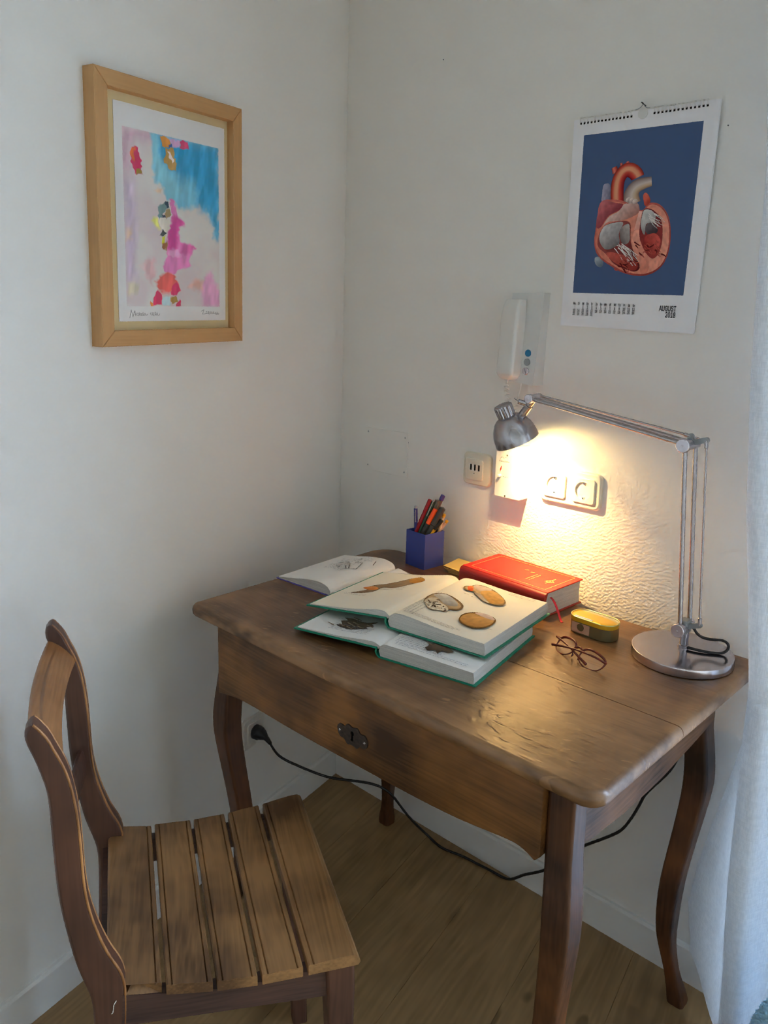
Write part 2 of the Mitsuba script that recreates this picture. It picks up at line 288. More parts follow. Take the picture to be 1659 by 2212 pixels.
# floor: laminate planks running with the left wall
corner = LWP(0, -3.75, 0)
room = Polygon([(0, 0), (RX, 0), (RX, FY), (corner[0], corner[1])])
add('floor', tr(extr(room.buffer(.05), .02), [0, 0, -.032]), 'm_plank_0', kind='structure')
pw, pl = .192, 1.29
n = 0
for i in range(-1, 22):
    off = (i*.47) % 1 * pl
    for j in range(-1, 5):
        s0 = -(j*pl-off)
        q = [NV*(i*pw+.0004)+DV*s0, NV*((i+1)*pw-.0004)+DV*s0, NV*((i+1)*pw-.0004)+DV*(s0-pl+.0008), NV*(i*pw+.0004)+DV*(s0-pl+.0008)]
        g = Polygon([(a[0], a[1]) for a in q]).intersection(room)
        if g.is_empty or g.geom_type != 'Polygon' or g.area < .004: continue
        n += 1
        add('floor__plank', extr(g, .012, -.012 - .0002*((n*7) % 3)), f'm_plank_{(n*5) % 3}')
hb, bt = .0815, .012
bp = Polygon([(0, 0), (bt, 0), (bt, hb-.005), (bt-.005, hb), (0, hb)])
def board(poly, o, x, y, z, L): return xf(extr(poly, L), frame(o, x, y, z))
add('baseboard_back', board(bp, [RX, 0, 0], [0, -1, 0], [0, 0, 1], [-1, 0, 0], RX-.0), 'm_white_paint', kind='structure')
add('baseboard_left', board(bp, LWP(0, -.008, 0), NV, [0, 0, 1], -DV, 3.55), 'm_white_paint', kind='structure')

# ------------------------------------------------------------------ desk
DZ = .768
X0, X1, Y0, Y1 = .216, 1.186, -.653, -.036
def corners(rs):
    (rfl, rfr, rbr, rbl) = rs; out = []
    for (cx, cy, r, a0) in ((X0+rfl, Y0+rfl, rfl, 180), (X1-rfr, Y0+rfr, rfr, 270), (X1-rbr, Y1-rbr, rbr, 0), (X0+rbl, Y1-rbl, rbl, 90)):
        for k in range(13):
            t = math.radians(a0+k*7.5); out.append((cx+r*math.cos(t), cy+r*math.sin(t)))
    return Polygon(out)
outline = np.array(corners((.026, .034, .03, .062)).exterior.coords)[:-1]
cen = outline.mean(0)
nrm = np.roll(outline, -1, 0)-np.roll(outline, 1, 0); nrm = np.c_[nrm[:, 1], -nrm[:, 0]]; nrm /= np.linalg.norm(nrm, axis=1, keepdims=True)
lay = [(DZ-.027, .012), (DZ-.024, .005), (DZ-.019, .001), (DZ-.012, 0), (DZ-.006, .0015), (DZ-.002, .005), (DZ-.0004, .0095), (DZ, .013)]
top = loft([np.c_[outline-nrm*i, np.full(len(outline), z)] for z, i in lay])
JY = -.384
tm = man(top)
add('desk__board', unman(tm.trim_by_plane([0, -1, 0], -JY+.0008)), 'm_top', smooth=35)
add('desk__board', unman(tm.trim_by_plane([0, 1, 0], JY+.0008)), 'm_top', smooth=35)
tag('desk', 'worn brown wooden writing desk with curved legs and one drawer, standing in the corner', 'desk')
LEG = [(.742, -.004, .045), (.68, -.004, .045), (.62, -.004, .045), (.565, .003, .047), (.51, .007, .048), (.46, .003, .046), (.39, -.008, .043), (.31, -.021, .041),
       (.25, -.027, .040), (.19, -.028, .037), (.15, -.025, .033), (.11, -.017, .029), (.067, -.006, .028), (.03, .005, .033), (.008, .010, .036), (0, .010, .034)]
LEG = LEG[:3] + [tuple(r) for r in spline(LEG[3:14], 34)] + LEG[14:]
def leg(cx, cy, sx, sy):
    L = []
    for z, d, s in LEG:
        c = ring(rrect(s, s, .008, 4)); L.append(np.c_[c+[cx+sx*d*.7071, cy+sy*d*.7071], np.full(len(c), z)])
    return loft(L[::-1])
for a in ((.291, -.598, -1, -1), (1.114, -.60, 1, -1), (1.10, -.078, 1, 1), (.288, -.078, -1, 1)):
    add('desk__leg', leg(*a), 'm_desk_leg', smooth=40)
pb = spline([(.294, .584), (.33, .590), (.375, .5955), (.52, .595), (.65, .5965), (.75, .5985), (.87, .602), (.96, .609), (1.03, .6185), (1.058, .618), (1.076, .611)], 50)
panel = Polygon([*[tuple(p) for p in pb], (1.081, .609), (1.089, .618), (1.089, .742), (.294, .742)])
def slab_xz(poly, y_front, y_back, b=.002):
    p = poly.buffer(0); c = ring(p); q = p.buffer(-b, join_style=2)
    d = np.roll(c, -1, 0)-np.roll(c, 1, 0); nn = np.c_[d[:, 1], -d[:, 0]]; nn /= np.linalg.norm(nn, axis=1, keepdims=True)
    f = [np.c_[c[:, 0]-nn[:, 0]*i, np.full(len(c), y), c[:, 1]-nn[:, 1]*i] for y, i in ((y_back, 0), (y_front+b, 0), (y_front+.3*b, .3*b), (y_front, b))]
    v = np.vstack(f); k = len(c); F = []
    for i in range(3):
        for j in range(k):
            a, bb = i*k+j, i*k+(j+1) % k; F += [(a, bb, bb+k), (a, bb+k, a+k)]
    _, t = trimesh.creation.triangulate_polygon(Polygon(f[3][:, [0, 2]]), engine='earcut')
    vv, t2 = trimesh.creation.triangulate_polygon(Polygon(c), engine='earcut')
    F += [tuple(x+3*k for x in y) for y in t] + [tuple(x[::-1]) for x in t2]
    m = trimesh.Trimesh(v, F, process=False); trimesh.repair.fix_normals(m)
    return m
add('desk__drawer_front', slab_xz(panel, -.631, -.61, .003), 'm_apron_x', smooth=25)
sx = [(-.575, .640), (-.56, .632), (-.52, .629), (-.46, .6245), (-.40, .624), (-.31, .626), (-.26, .6315), (-.20, .637), (-.10, .65)]
sp = Polygon([*[tuple(p) for p in spline(sx, 30)], (-.10, .742), (-.575, .742)])
YZ = frame([0, 0, 0], [0, 1, 0], [0, 0, 1], [1, 0, 0])
add('desk__side_apron', xf(extr(sp, .018, 1.112), YZ), 'm_apron_y')
add('desk__side_apron', xf(extr(sp, .018, .276), YZ), 'm_apron_y')
add('desk__back_apron', rbox([.31, -.09, .62], [1.08, -.07, .742]), 'm_apron_x')
mat('m_escutcheon', proc(lambda p, n, uv: mix(C(40, 34, 34), C(88, 74, 62), fbm(p.x*160, p.y*160, p.z*160))), .55, metal=.5)
es = spline([(-.038, .004), (-.030, .013), (-.020, .012), (-.012, .019), (0, .016), (.012, .019), (.020, .012), (.030, .013), (.038, -.002), (.030, -.012), (.020, -.012), (.012, -.019), (0, -.017), (-.012, -.019), (-.020, -.012), (-.030, -.011)], 64, True)
kx, kz = .700, .652
hole = Point(0, .005).buffer(.0042).union(Polygon([(-.002, .004), (.002, .004), (.0034, -.009), (-.0034, -.009)]))
esp = affinity.translate(Polygon(es).difference(hole), kx, kz)
add('desk__escutcheon', tr(xf(extr(esp, .0025), XZ), [0, -.631, 0]), 'm_escutcheon', label='dark metal escutcheon with keyhole')
add('desk__escutcheon__keyhole', tr(xf(extr(affinity.translate(hole, kx, kz), .0006), XZ), [0, -.631, 0]), 'm_hole')
for ex, ez in ((-.031, .001), (.031, 0)):
    add('desk__escutcheon__pin', drum([kx+ex, -.6335, kz+ez], [kx+ex, -.6348, kz+ez], .0025, .0006, 12), 'm_nickel')

# ------------------------------------------------------------------ chair
CO = np.array([.547, -1.0118, 0])
def CH(r, f, z): return CO + CH_R*r + CH_F*(f+.053*r) + np.array([0, 0, z])
tag('chair', 'old brown wooden chair with slatted seat and curved open back, before the desk', 'chair')
ST = [((-.050, 0), (-.012, 0)), ((-.037, .22), (.004, .22)), ((-.030, .39), (.013, .39)), ((-.034, .448), (.0125, .468)), ((-.047, .490), (-.002, .503)), ((-.058, .540), (-.018, .545)),
      ((-.068, .605), (-.031, .600)), ((-.072, .665), (-.035, .652)), ((-.0738, .720), (-.0368, .700)), ((-.0765, .765), (-.0405, .744)), ((-.084, .797), (-.047, .782)), ((-.092, .822), (-.056, .810)),
      ((-.0985, .840), (-.0645, .829)), ((-.1000, .853), (-.0705, .843)), ((-.0968, .8625), (-.0780, .8545)), ((-.0920, .8660), (-.0850, .8630)), ((-.0900, .8664), (-.0878, .8655))]
sb = spline([np.r_[a, b] for a, b in ST], 70)
for side in (-1, 1):
    L = []
    for i, row in enumerate(sb):
        a, b = row[:2], row[2:]; m_ = (a+b)/2; w = np.linalg.norm(b-a); d = (b-a)/w
        t = .027
        for q in [ring(rrect(t, w, min(.006, w*.3), 3))]:
            L.append([CH(side*.168+p[0], *(m_+d*p[1])) for p in q])
    add('chair__stile', loft(L), 'm_stile', smooth=40)
for side in (-1, 1):
    for rr in (.1803, .1563):
        add('chair__worn_edge', tube([CH(side*rr, f-.0012, z) for (a, c, f, z) in sb[6:]], .0019, 6), 'm_worn', smooth=True)
def zseat(f): return .463-.016*math.sin(math.pi*min(max((f+.02)/.355, 0), 1))
FARB = [(-.012, .063), (.069, .1335), (.1395, .1965), (.2035, .262), (.270, .3465)]
NEARB = FARB
for i in range(5):
    L = []
    for u in np.linspace(0, 1, 7):
        fa = FARB[i][0]*(1-u)+NEARB[i][0]*u; fb = FARB[i][1]*(1-u)+NEARB[i][1]*u; w = fb-fa
        hw = lambda f: .181+.026*(f/.345)
        pr = [(.0, -.017), (0, -.002), (.002, 0), (.0065, -.0002), (.0078, -.003), (.0092, -.0002), (w*.35, .0004), (w*.65, .0004), (w-.0092, -.0002), (w-.0078, -.003), (w-.0065, -.0002), (w-.002, 0), (w, -.002), (w, -.017)]
        if i == 0: pr = [(0, -.017), (0, -.008), (.001, -.004), (.004, -.001), (.009, 0), (.0255, .0003), (.0257, .0003)]+pr[8:]+[(.0257, -.017), (.0255, -.017)]
        if i == 4: pr[8:] = [(w-.02, 0), (w-.010, -.001), (w-.004, -.004), (w-.001, -.008), (w, -.012), (w-.003, -.018)]
        sg = 2*u-1
        lim = hw((fa+fb)/2) if i else .153
        L.append([CH(sg*(hw(fa+x) if i else (.182 if x > .0256 else .153)), fa+x, zseat(fa+x)+z) for x, z in pr])
    add('chair__slat', loft(L), 'm_slat', smooth=25)
for side in (-1, 1):
    L = []
    for f in np.linspace(-.01, .325, 8):
        zt = zseat(f)-.0165; rr = .170+.018*(f/.345)
        L.append([CH(side*(rr+a), f, z) for a, z in ((-.009, zt), (.011, zt), (.011, .392), (-.009, .392))])
    add('chair__seat_rail', loft(L), 'm_rail')
def crossrail(f, r0, z0, z1, t): return loft([[CH(r, f+a, z) for a, z in ((-t/2, z0), (t/2, z0), (t/2, z1), (-t/2, z1))] for r in (-r0, r0)])
add('chair__seat_rail', crossrail(-.012, .158, .392, .44, .018), 'm_rail')
add('chair__seat_rail', crossrail(.318, .168, .392, .428, .018), 'm_rail')
for side in (-1, 1):
    L = []
    for z, r, f, s in ((.441, .180, .318, .044), (.40, .180, .320, .043), (.34, .178, .322, .040), (.25, .173, .326, .036), (.12, .165, .332, .031), (0, .160, .336, .028)):
        L.append([CH(side*r+p[0], f+p[1], z) for p in ring(rrect(s, s, .005, 3))])
    add('chair__front_leg', loft(L[::-1]), 'm_stile', smooth=40)
def bowed(stations, r0, bow, t, n=25):
    """a board between the stiles: its cross-section follows (f, z) stations, thickness t, bowed backwards"""
    s = spline(stations, 14); d = np.gradient(s, axis=0); d /= np.linalg.norm(d, axis=1, keepdims=True); nn = np.c_[d[:, 1], -d[:, 0]]
    th = t/2*np.sqrt(np.clip(1-np.linspace(-1, 1, 14)**6, .15, 1))
    prof = np.vstack([s+nn*th[:, None], (s-nn*th[:, None])[::-1]])
    return loft([[CH(r, f-bow*(1-(r/r0)**2), z) for f, z in prof] for r in np.linspace(-r0, r0, n)])
cs = np.array([(-.0545, .7975), (-.0575, .8065), (-.067, .8185), (-.077, .8282), (-.086, .8345), (-.0935, .8378), (-.0975, .8350), (-.0965, .829), (-.091, .821), (-.083, .810), (-.073, .798), (-.064, .791), (-.057, .7925)])
cs = spline(cs, 52, True)
add('chair__crest_rail', loft([[CH(r, f-.010*(1-(r/.156)**2), z+.002*(1-(r/.156)**2)*(1 if f > -.08 else -1)) for f, z in cs] for r in np.linspace(-.156, .156, 25)]), 'm_crest', smooth=30)
add('chair__mid_rail', bowed([(-.048, .584), (-.050, .61), (-.052, .634)], .157, .012, .012), 'm_stile', smooth=40)
for q in ([(.146, .150), (.149, .155), (.1485, .163)],):
    pass
sc = [CH(.1822, .002+a, .43+b) for a, b in ((-.008, -.014), (-.006, -.012), (-.0045, 0), (-.001, .006))]
add('chair__paint_scratch', tube(sc, .0006, 6), 'm_white_paint', label='small white paint scratch')
# ------------------------------------------------------------------ desk lamp
tag('desk_lamp', 'silver metal desk lamp with a jointed arm and round base, switched on over the desk', 'desk lamp')
LB = np.array([1.072, -.135])
add('desk_lamp__base', lathe([(0, 0), (.089, 0), (.0915, .0015), (.0920, .004), (.0920, .0145), (.0912, .0172), (.0895, .018), (.03, .0184), (0, .0184)], frame([LB[0], LB[1], DZ], [1, 0, 0], [0, 1, 0], [0, 0, 1]), 96), 'm_brushed', smooth=35)
sx_, sy_ = 1.0705, -.127
add('desk_lamp__stem', lathe([(0, 0), (.010, 0), (.0105, .001), (.0105, .006), (.0078, .007), (.0078, .021), (.0082, .0215), (.0082, .040), (0, .040)], frame([sx_, sy_, DZ+.018], [1, 0, 0], [0, 1, 0], [0, 0, 1]), 32), 'm_chrome', smooth=35)
def joint(name, x, z, y0, y1, r0, r1, key):
    add(f'desk_lamp__{key}', J(drum([x, y0, z], [x, y0+.010, z], r0, .0012), drum([x, y0+.010, z], [x, y1, z], r1, .001), drum([x, y0+.0002, z], [x, y0-.0012, z], .0022, .0004, 14)), 'm_nickel', smooth=30)
joint('base', 1.0688, .8275, -.160, -.100, .0128, .0098, 'base_joint')
joint('elbow', 1.0462, 1.172, -.160, -.098, .0128, .0105, 'elbow_joint')
joint('head', .7085, 1.2205, -.150, -.104, .0098, .0088, 'head_joint')
def link(pts, y, t, r):
    g = Polygon(); 
    from shapely.geometry import LineString
    g = LineString(pts).buffer(r, quad_segs=8)
    return tr(xf(extr(g, t), XZ), [0, y+t/2, 0])
add('desk_lamp__lower_bracket', J(link([(1.0688, .8275), (1.0975, .838)], -.128, .006, .0045), rbox([1.060, -.140, .815], [1.078, -.114, .842], .004)), 'm_grey_metal', smooth=30)
add('desk_lamp__elbow_bracket', J(link([(1.0462, 1.172), (1.0475, 1.1865)], -.128, .006, .0055), link([(1.0462, 1.174), (1.0762, 1.1835)], -.128, .006, .0050),
    drum([1.0475, -.131, 1.1865], [1.0475, -.1325, 1.1865], .0016, .0003, 12), drum([1.0762, -.131, 1.1835], [1.0762, -.1325, 1.1835], .0016, .0003, 12)), 'm_grey_metal', smooth=30)
add('desk_lamp__lower_rod', rod([1.0690, -.147, .8275], [1.0462, -.147, 1.172], .0041), 'm_rod', smooth=40)
add('desk_lamp__lower_rod', rod([1.0702, -.108, .8300], [1.0490, -.108, 1.172], .0041), 'm_rod', smooth=40)
add('desk_lamp__lower_rod', tube([[1.0975, -.128, .838], [1.0965, -.128, .852], [1.0960, -.128, .853], [1.0772, -.128, 1.168], [1.0768, -.128, 1.169], [1.0762, -.128, 1.1835]], [.0036, .0034, .0021, .0021, .0032, .0036], 14), 'm_rod', smooth=30)
add('desk_lamp__upper_rod', rod([1.0462, -.143, 1.172], [.7085, -.139, 1.2205], .0041), 'm_rod', smooth=40)
add('desk_lamp__upper_rod', rod([1.0462, -.112, 1.172], [.7085, -.113, 1.2205], .0041), 'm_rod', smooth=40)
add('desk_lamp__upper_rod', tube([[1.0475, -.128, 1.1865], [1.035, -.128, 1.1885], [1.034, -.128, 1.1887], [.7235, -.126, 1.2275]], [.0036, .0034, .0023, .0023], 14), 'm_rod', smooth=30)
AX = unit([.31, .303, -.901]); RC = np.array([.6628, -.110, 1.1213]); SL = .088; CT = RC-AX*SL
MS = along(CT, RC)
shade_out = [(.0188, .029), (.0255, .0315), (.0310, .036), (.0370, .044), (.0420, .0535), (.0455, .064), (.0475, .076), (.0482, .088)]
so = spline(shade_out, 30)
add('desk_lamp__shade', lathe([tuple(p) for p in so]+[(p[0]-.0008, p[1]) for p in so[::-1]]+[tuple(so[0])], MS, 72), 'm_chrome', smooth=35)
matte('m_shade_inner', (238, 234, 224))
si_ = [(max(p[0]-.0012, 0), p[1]) for p in so]
add('desk_lamp__shade__inner_reflector', lathe([(0, .031)]+[(a, max(b, .0312)) for a, b in si_], MS, 72), 'm_shade_inner', smooth=35, label='white inside of the shade')
prof = [(0, 0), (.012, .0002), (.0175, .0015), (.0198, .004), (.0202, .006), (.0200, .022), (.0190, .029), (.0188, .031), (0, .031)]
capm = lathe(prof, None, 72); v = capm.vertices.copy(); rr_ = np.hypot(v[:, 0], v[:, 1]); a_ = np.arctan2(v[:, 1], v[:, 0])
cut = np.where((v[:, 2] > .005) & (v[:, 2] < .030) & (rr_ > .015), (np.cos(a_*18) > .3)*.0013, 0)
v[:, 0] *= 1-cut/np.maximum(rr_, 1e-6); v[:, 1] *= 1-cut/np.maximum(rr_, 1e-6); capm.vertices = v
add('desk_lamp__shade_cap', xf(capm, MS), 'm_chrome', smooth=25)
nk0, nk1 = np.array([.7065, -.126, 1.2165]), np.array([.6735, -.1195, 1.176])
add('desk_lamp__neck', J(tube([nk0, nk0*.7+nk1*.3, nk0*.69+nk1*.31, nk1], [.0070, .0070, .0088, .0088], 24), rod([.7005, -.146, 1.210], [.690, -.156, 1.214], .0055, .0050, 16), rod([.6925, -.156, 1.2135], [.683, -.161, 1.2205], .0012, .0012, 8)), 'm_chrome', smooth=30)
BC = CT+AX*.058
scene['desk_lamp__bulb'] = dict(type='sphere', center=BC.tolist(), radius=.0175, bsdf={'type': 'diffuse', 'reflectance': {'type': 'rgb', 'value': .8}},
                                emitter={'type': 'area', 'radiance': {'type': 'rgb', 'value': BULB_RADIANCE.tolist()}})
scene['desk_lamp_reflector_beam'] = dict(type='spot', intensity={'type': 'rgb', 'value': (LAMP*.85).tolist()}, cutoff_angle=42.0, beam_width=9.0,
                                         to_world=T().look_at(origin=(BC+AX*.0185).tolist(), target=(BC+AX*.0185+unit([.20, .42, -.885])*.2).tolist(), up=[0, 1, 0]))   # the beam of the reflector bulb
tag('desk_lamp__bulb', label='glowing warm light bulb')
add('desk_lamp__bulb_socket', rod(CT+AX*.029, CT+AX*.047, .011, .009), 'm_white_plastic', smooth=30)
loop = spline([(1.085, -.128, .832), (1.0945, -.115, .813), (1.113, -.104, .8085), (1.134, -.098, .810), (1.1415, -.096, .802), (1.138, -.103, .7915), (1.121, -.118, .789), (1.098, -.128, .790), (1.080, -.131, .7905)], 70)
add('desk_lamp__cord', tube(loop, .0026, 10), 'm_black', smooth=True, label='short black cord looping over the base')

# ------------------------------------------------------------------ power cord under the desk, its outlet
oc = (-.383, .309)
def plate(M, w, h, r, d, b=.0022): return xf(pillow(w, h, r, [(0, 0), (d-b, 0), (d-.4*b, .35*b), (d, b)]), M)
def wall_M(x, z, y=0.): return frame([x, y, z], [1, 0, 0], [0, 0, 1], [0, -1, 0])
tag('low_outlet', 'white wall outlet low on the left wall behind the desk leg', 'outlet')
MO = ML @ trimesh.transformations.translation_matrix([oc[0], oc[1], 0])
add('low_outlet__faceplate', plate(MO, .081, .081, .010, .009), 'm_white_plastic', smooth=30)
add('low_outlet__insert', plate(MO @ trimesh.transformations.translation_matrix([0, 0, .0085]), .055, .055, .006, .003, .001), 'm_white_plastic', smooth=30)
tag('power_cord', 'thin black power cord with a plug, running under the desk along the wall', 'power cord')
pd = unit(NV*.8-DV*.25-np.array([0, 0, .32])); p0 = LWP(.0115, oc[0], oc[1])
add('power_cord__plug', tube([p0, p0+NV*.012, p0+NV*.014, p0+NV*.024+pd*.004, p0+NV*.028+pd*.010, p0+NV*.03+pd*.030], [.0185, .0185, .0175, .0125, .0075, .0048], 24), 'm_black', smooth=40)
pe = p0+NV*.03+pd*.026
cab = [tuple(pe), (.152, -.345, .256), (.174, -.308, .225), (.19, -.29, .213), (.222, -.254, .192), (.254, -.218, .180), (.307, -.159, .165), (.34, -.122, .134), (.37, -.089, .073), (.413, -.044, .006),
       (.463, -.050, .0035), (.517, -.038, .0035), (.560, -.034, .0035), (.61, -.030, .004), (.655, -.028, .008), (.6971, -.028, .0426), (.7531, -.028, .0873), (.80, -.028, .15), (.8548, -.028, .207), (.9187, -.028, .2667), (.9435, -.028, .2996), (.9703, -.028, .3627), (.9831, -.028, .3961), (1.0234, -.028, .4606), (1.0414, -.028, .5021), (1.07, -.026, .60), (1.09, -.022, .72), (1.095, -.020, .755)]
add('power_cord__cable', tube(spline(cab, 260), .0032, 8), 'm_black', smooth=True)

# ------------------------------------------------------------------ back wall fittings
# blind cover plate
tag('cover_plate', 'flush wall-coloured blind cover plate with four screws near the corner', 'cover plate')
add('cover_plate__panel', plate(wall_M(.1754, 1.0124), .1533, .1178, .002, .0022, .0006), 'm_wall')
for x, z in ((.1005+.008, 1.0585), (.2404+.002, 1.0585), (.1085, .9665), (.2424, .9665)):
    add('cover_plate__screw', drum([x, -.0018, z], [x, -.0028, z], .0022, .0003, 14), 'm_grey_metal')
# usb socket
tag('usb_outlet', 'white usb charging wall outlet, left of the control box', 'outlet')
UX, UZ = .4822, 1.0155
add('usb_outlet__faceplate', plate(wall_M(UX, UZ), .0815, .080, .013, .0095, .004), 'm_cream_plastic', smooth=35)
add('usb_outlet__insert', plate(wall_M(UX-.006, UZ-.001, -.009), .053, .0525, .006, .0035, .0015), 'm_cream_plastic', smooth=35)
add('usb_outlet__port_panel', plate(wall_M(UX-.0035, UZ+.004, -.0122), .030, .018, .001, .0006, .0002), 'm_white_plastic')
for i in range(3):
    add('usb_outlet__port', rbox([UX-.0160+i*.0118, -.0135, UZ-.003], [UX-.0118+i*.0118, -.0126, UZ+.0115], .0003), 'm_hole', label='black usb port')
add('usb_outlet__indicator', drum([UX-.004, -.0122, UZ-.0105], [UX-.004, -.0130, UZ-.0105], .0014, .0002, 12), 'm_dark_grey')
# control box
tag('control_box', 'white wall control box with a small knob and red symbol, under the lamp shade', 'control box')
CX, CZ_ = .5905, 1.031
add('control_box__cover', rbox([.5562, -.036, .9690], [.6255, 0, 1.0930], .0012), 'm_white_plastic', smooth=30)
matte('m_ink', (40, 38, 38)); matte('m_red_ink', (200, 40, 34))
add('control_box__knob', tube([[.5712, -.0358, 1.0195], [.5712, -.044, 1.0195], [.5712, -.0455, 1.0195]], [.0036, .0034, .0026], 20), 'm_white_plastic', smooth=40)
for x, z in ((.5880, 1.0690), (.5870, .9735)):
    add('control_box__screw', drum([x, -.0358, z], [x, -.0372, z], .0020, .0003, 14), 'm_dark_grey')
bolt = Polygon([(.0012, .0075), (.0036, .0078), (.0018, .0022), (.0034, .0022), (-.0022, -.0078), (-.0006, -.0012), (-.0024, -.0012)])
add('control_box__symbol', tr(xf(extr(affinity.translate(bolt, .5712, 1.0345), .0004), XZ), [0, -.0358, 0]), 'm_red_ink', label='red lightning symbol')
ln = [xf(extr(sbox(a, b, c, d), .0003), XZ) for a, b, c, d in ((.5785, 1.0176, .5925, 1.0182), (.5662, 1.0553, .5945, 1.0557))]
ln += [xf(extr(Point(.5745+.010*i, 1.0577).buffer(.0060).difference(Point(.5745+.010*i, 1.0577).buffer(.0055)).intersection(sbox(0, 1.0595, 2, 2)), .0003), XZ) for i in range(2)]
for i in range(8): ln.append(xf(extr(sbox(.5668+i*.0036, 1.0525, .5690+i*.0036, 1.0537), .0003), XZ))
add('control_box__print', tr(J(*ln), [0, -.0358, 0]), 'm_ink')
# double socket
tag('double_outlet', 'white double power outlet lit by the desk lamp', 'outlet')
DX, DZZ = .7385, 1.0165
add('double_outlet__faceplate', plate(wall_M(DX, DZZ), .1520, .081, .013, .0105, .0045), 'm_cream_plastic', smooth=35)
def insert(x, z):
    ins = man(plate(wall_M(x, z, -.008), .0560, .0560, .007, .0065, .0015)) - man(rod([x, -.030, z], [x, -.009, z], .0195, .0195, 48))
    k = add('double_outlet__insert', unman(ins), 'm_cream_plastic', smooth=30)
    add(f'{k}__well', drum([x, -.0085, z], [x, -.0095, z], .0194, .0002, 40), 'm_cream_plastic')
    for dx in (-.0085, .0085): add(f'{k}__pin_hole', drum([x+dx, -.0092, z], [x+dx, -.0102, z], .0028, .0002, 16), 'm_hole')
    for dz in (-.0165, .0165): add(f'{k}__earth_clip', rbox([x-.0022, -.0135, z+dz-.0026], [x+.0022, -.0093, z+dz+.0026], .0006), 'm_nickel')
insert(.7025, DZZ); insert(.7745, DZZ)
# intercom
tag('intercom', 'white wall intercom handset with three round buttons, beside the calendar', 'intercom')
def lean(pts): return [CO]  # unused
bpv = hull([(x, y, z) for x, y, z in [(.560, 0, 1.240), (.6475, 0, 1.2350), (.5655, 0, 1.4365), (.6530, 0, 1.4375), (.560, -.026, 1.2400), (.6395, -.028, 1.2340), (.5655, -.018, 1.4365), (.6495, -.018, 1.4375)]])
bpv = man(bpv)
add('intercom__back_plate', unman(bpv), 'm_grey_plastic', smooth=20)
hp = np.array([(.5866, 1.4225, .0215, -.045), (.5866, 1.40, .0232, -.056), (.585, 1.36, .0235, -.058), (.583, 1.32, .0233, -.058), (.582, 1.28, .023, -.060), (.5815, 1.2560, .0218, -.060), (.5815, 1.2445, .014, -.050)])
L = []
hs_ = spline(hp, 40)
for cx_, z_, hw_, yf_ in hs_:
    rc_ = ring(rrect(2*hw_, abs(yf_)-.020, .008, 4))
    L.append(np.c_[rc_[:, 0]+cx_, rc_[:, 1]+(yf_-.020)/2, np.full(len(rc_), z_)])
add('intercom__handset', loft(L), 'm_white_plastic', smooth=45)
mat('m_blue_btn', (20, 110, 150), .35)
for i, (x, z, mname, lab) in enumerate(((.6205, 1.3050, 'm_blue_btn', 'blue button'), (.6200, 1.2850, 'm_grey_metal', 'grey button'), (.6190, 1.2650, 'm_nickel', 'slotted metal button'))):
    yb = -.0215-.0021*i
    k = add('intercom__button', drum([x, yb, z], [x, yb-.0045, z], .0080, .0006, 28), mname, smooth=30, label=lab)
    if i == 2: add(f'{k}__slot', xf(rbox([-.0006, -.0050, -.0068], [.0006, -.0044, .0068], .0002), frame([x, yb, z], [.94, 0, .34], [0, 1, 0], [-.34, 0, .94])), 'm_dark_grey')
t_ = np.linspace(0, 1, 300); pth = spline([(.5815, -.040, 1.245), (.578, -.040, 1.228), (.583, -.036, 1.190), (.590, -.034, 1.168), (.597, -.030, 1.182), (.599, -.022, 1.205), (.600, -.014, 1.236)], 300)
amp = np.interp(t_, [0, .08, .14, .74, .82, 1], [0, 0, .0052, .0052, 0, 0]); ph = t_*2*np.pi*17
add('intercom__coiled_cord', tube(pth+np.c_[np.cos(ph)*amp, np.sin(ph)*amp, np.zeros(300)], .0016, 7), 'm_white_plastic', smooth=True)
# little marks on the wall
for x, z, lab in ((.3223, 1.9716, 'tiny dark wall mark high near the corner'), (1.0085, 1.7472, 'tiny dark wall mark right of the calendar'), (.2525, 1.0475, 'tiny dark wall mark beside the blind cover plate')):
    add('wall_back__nail_hole', drum([x, .0002, z], [x, -.0006, z], .0014 if x > .26 else .001, .0002, 10), 'm_dark_grey')

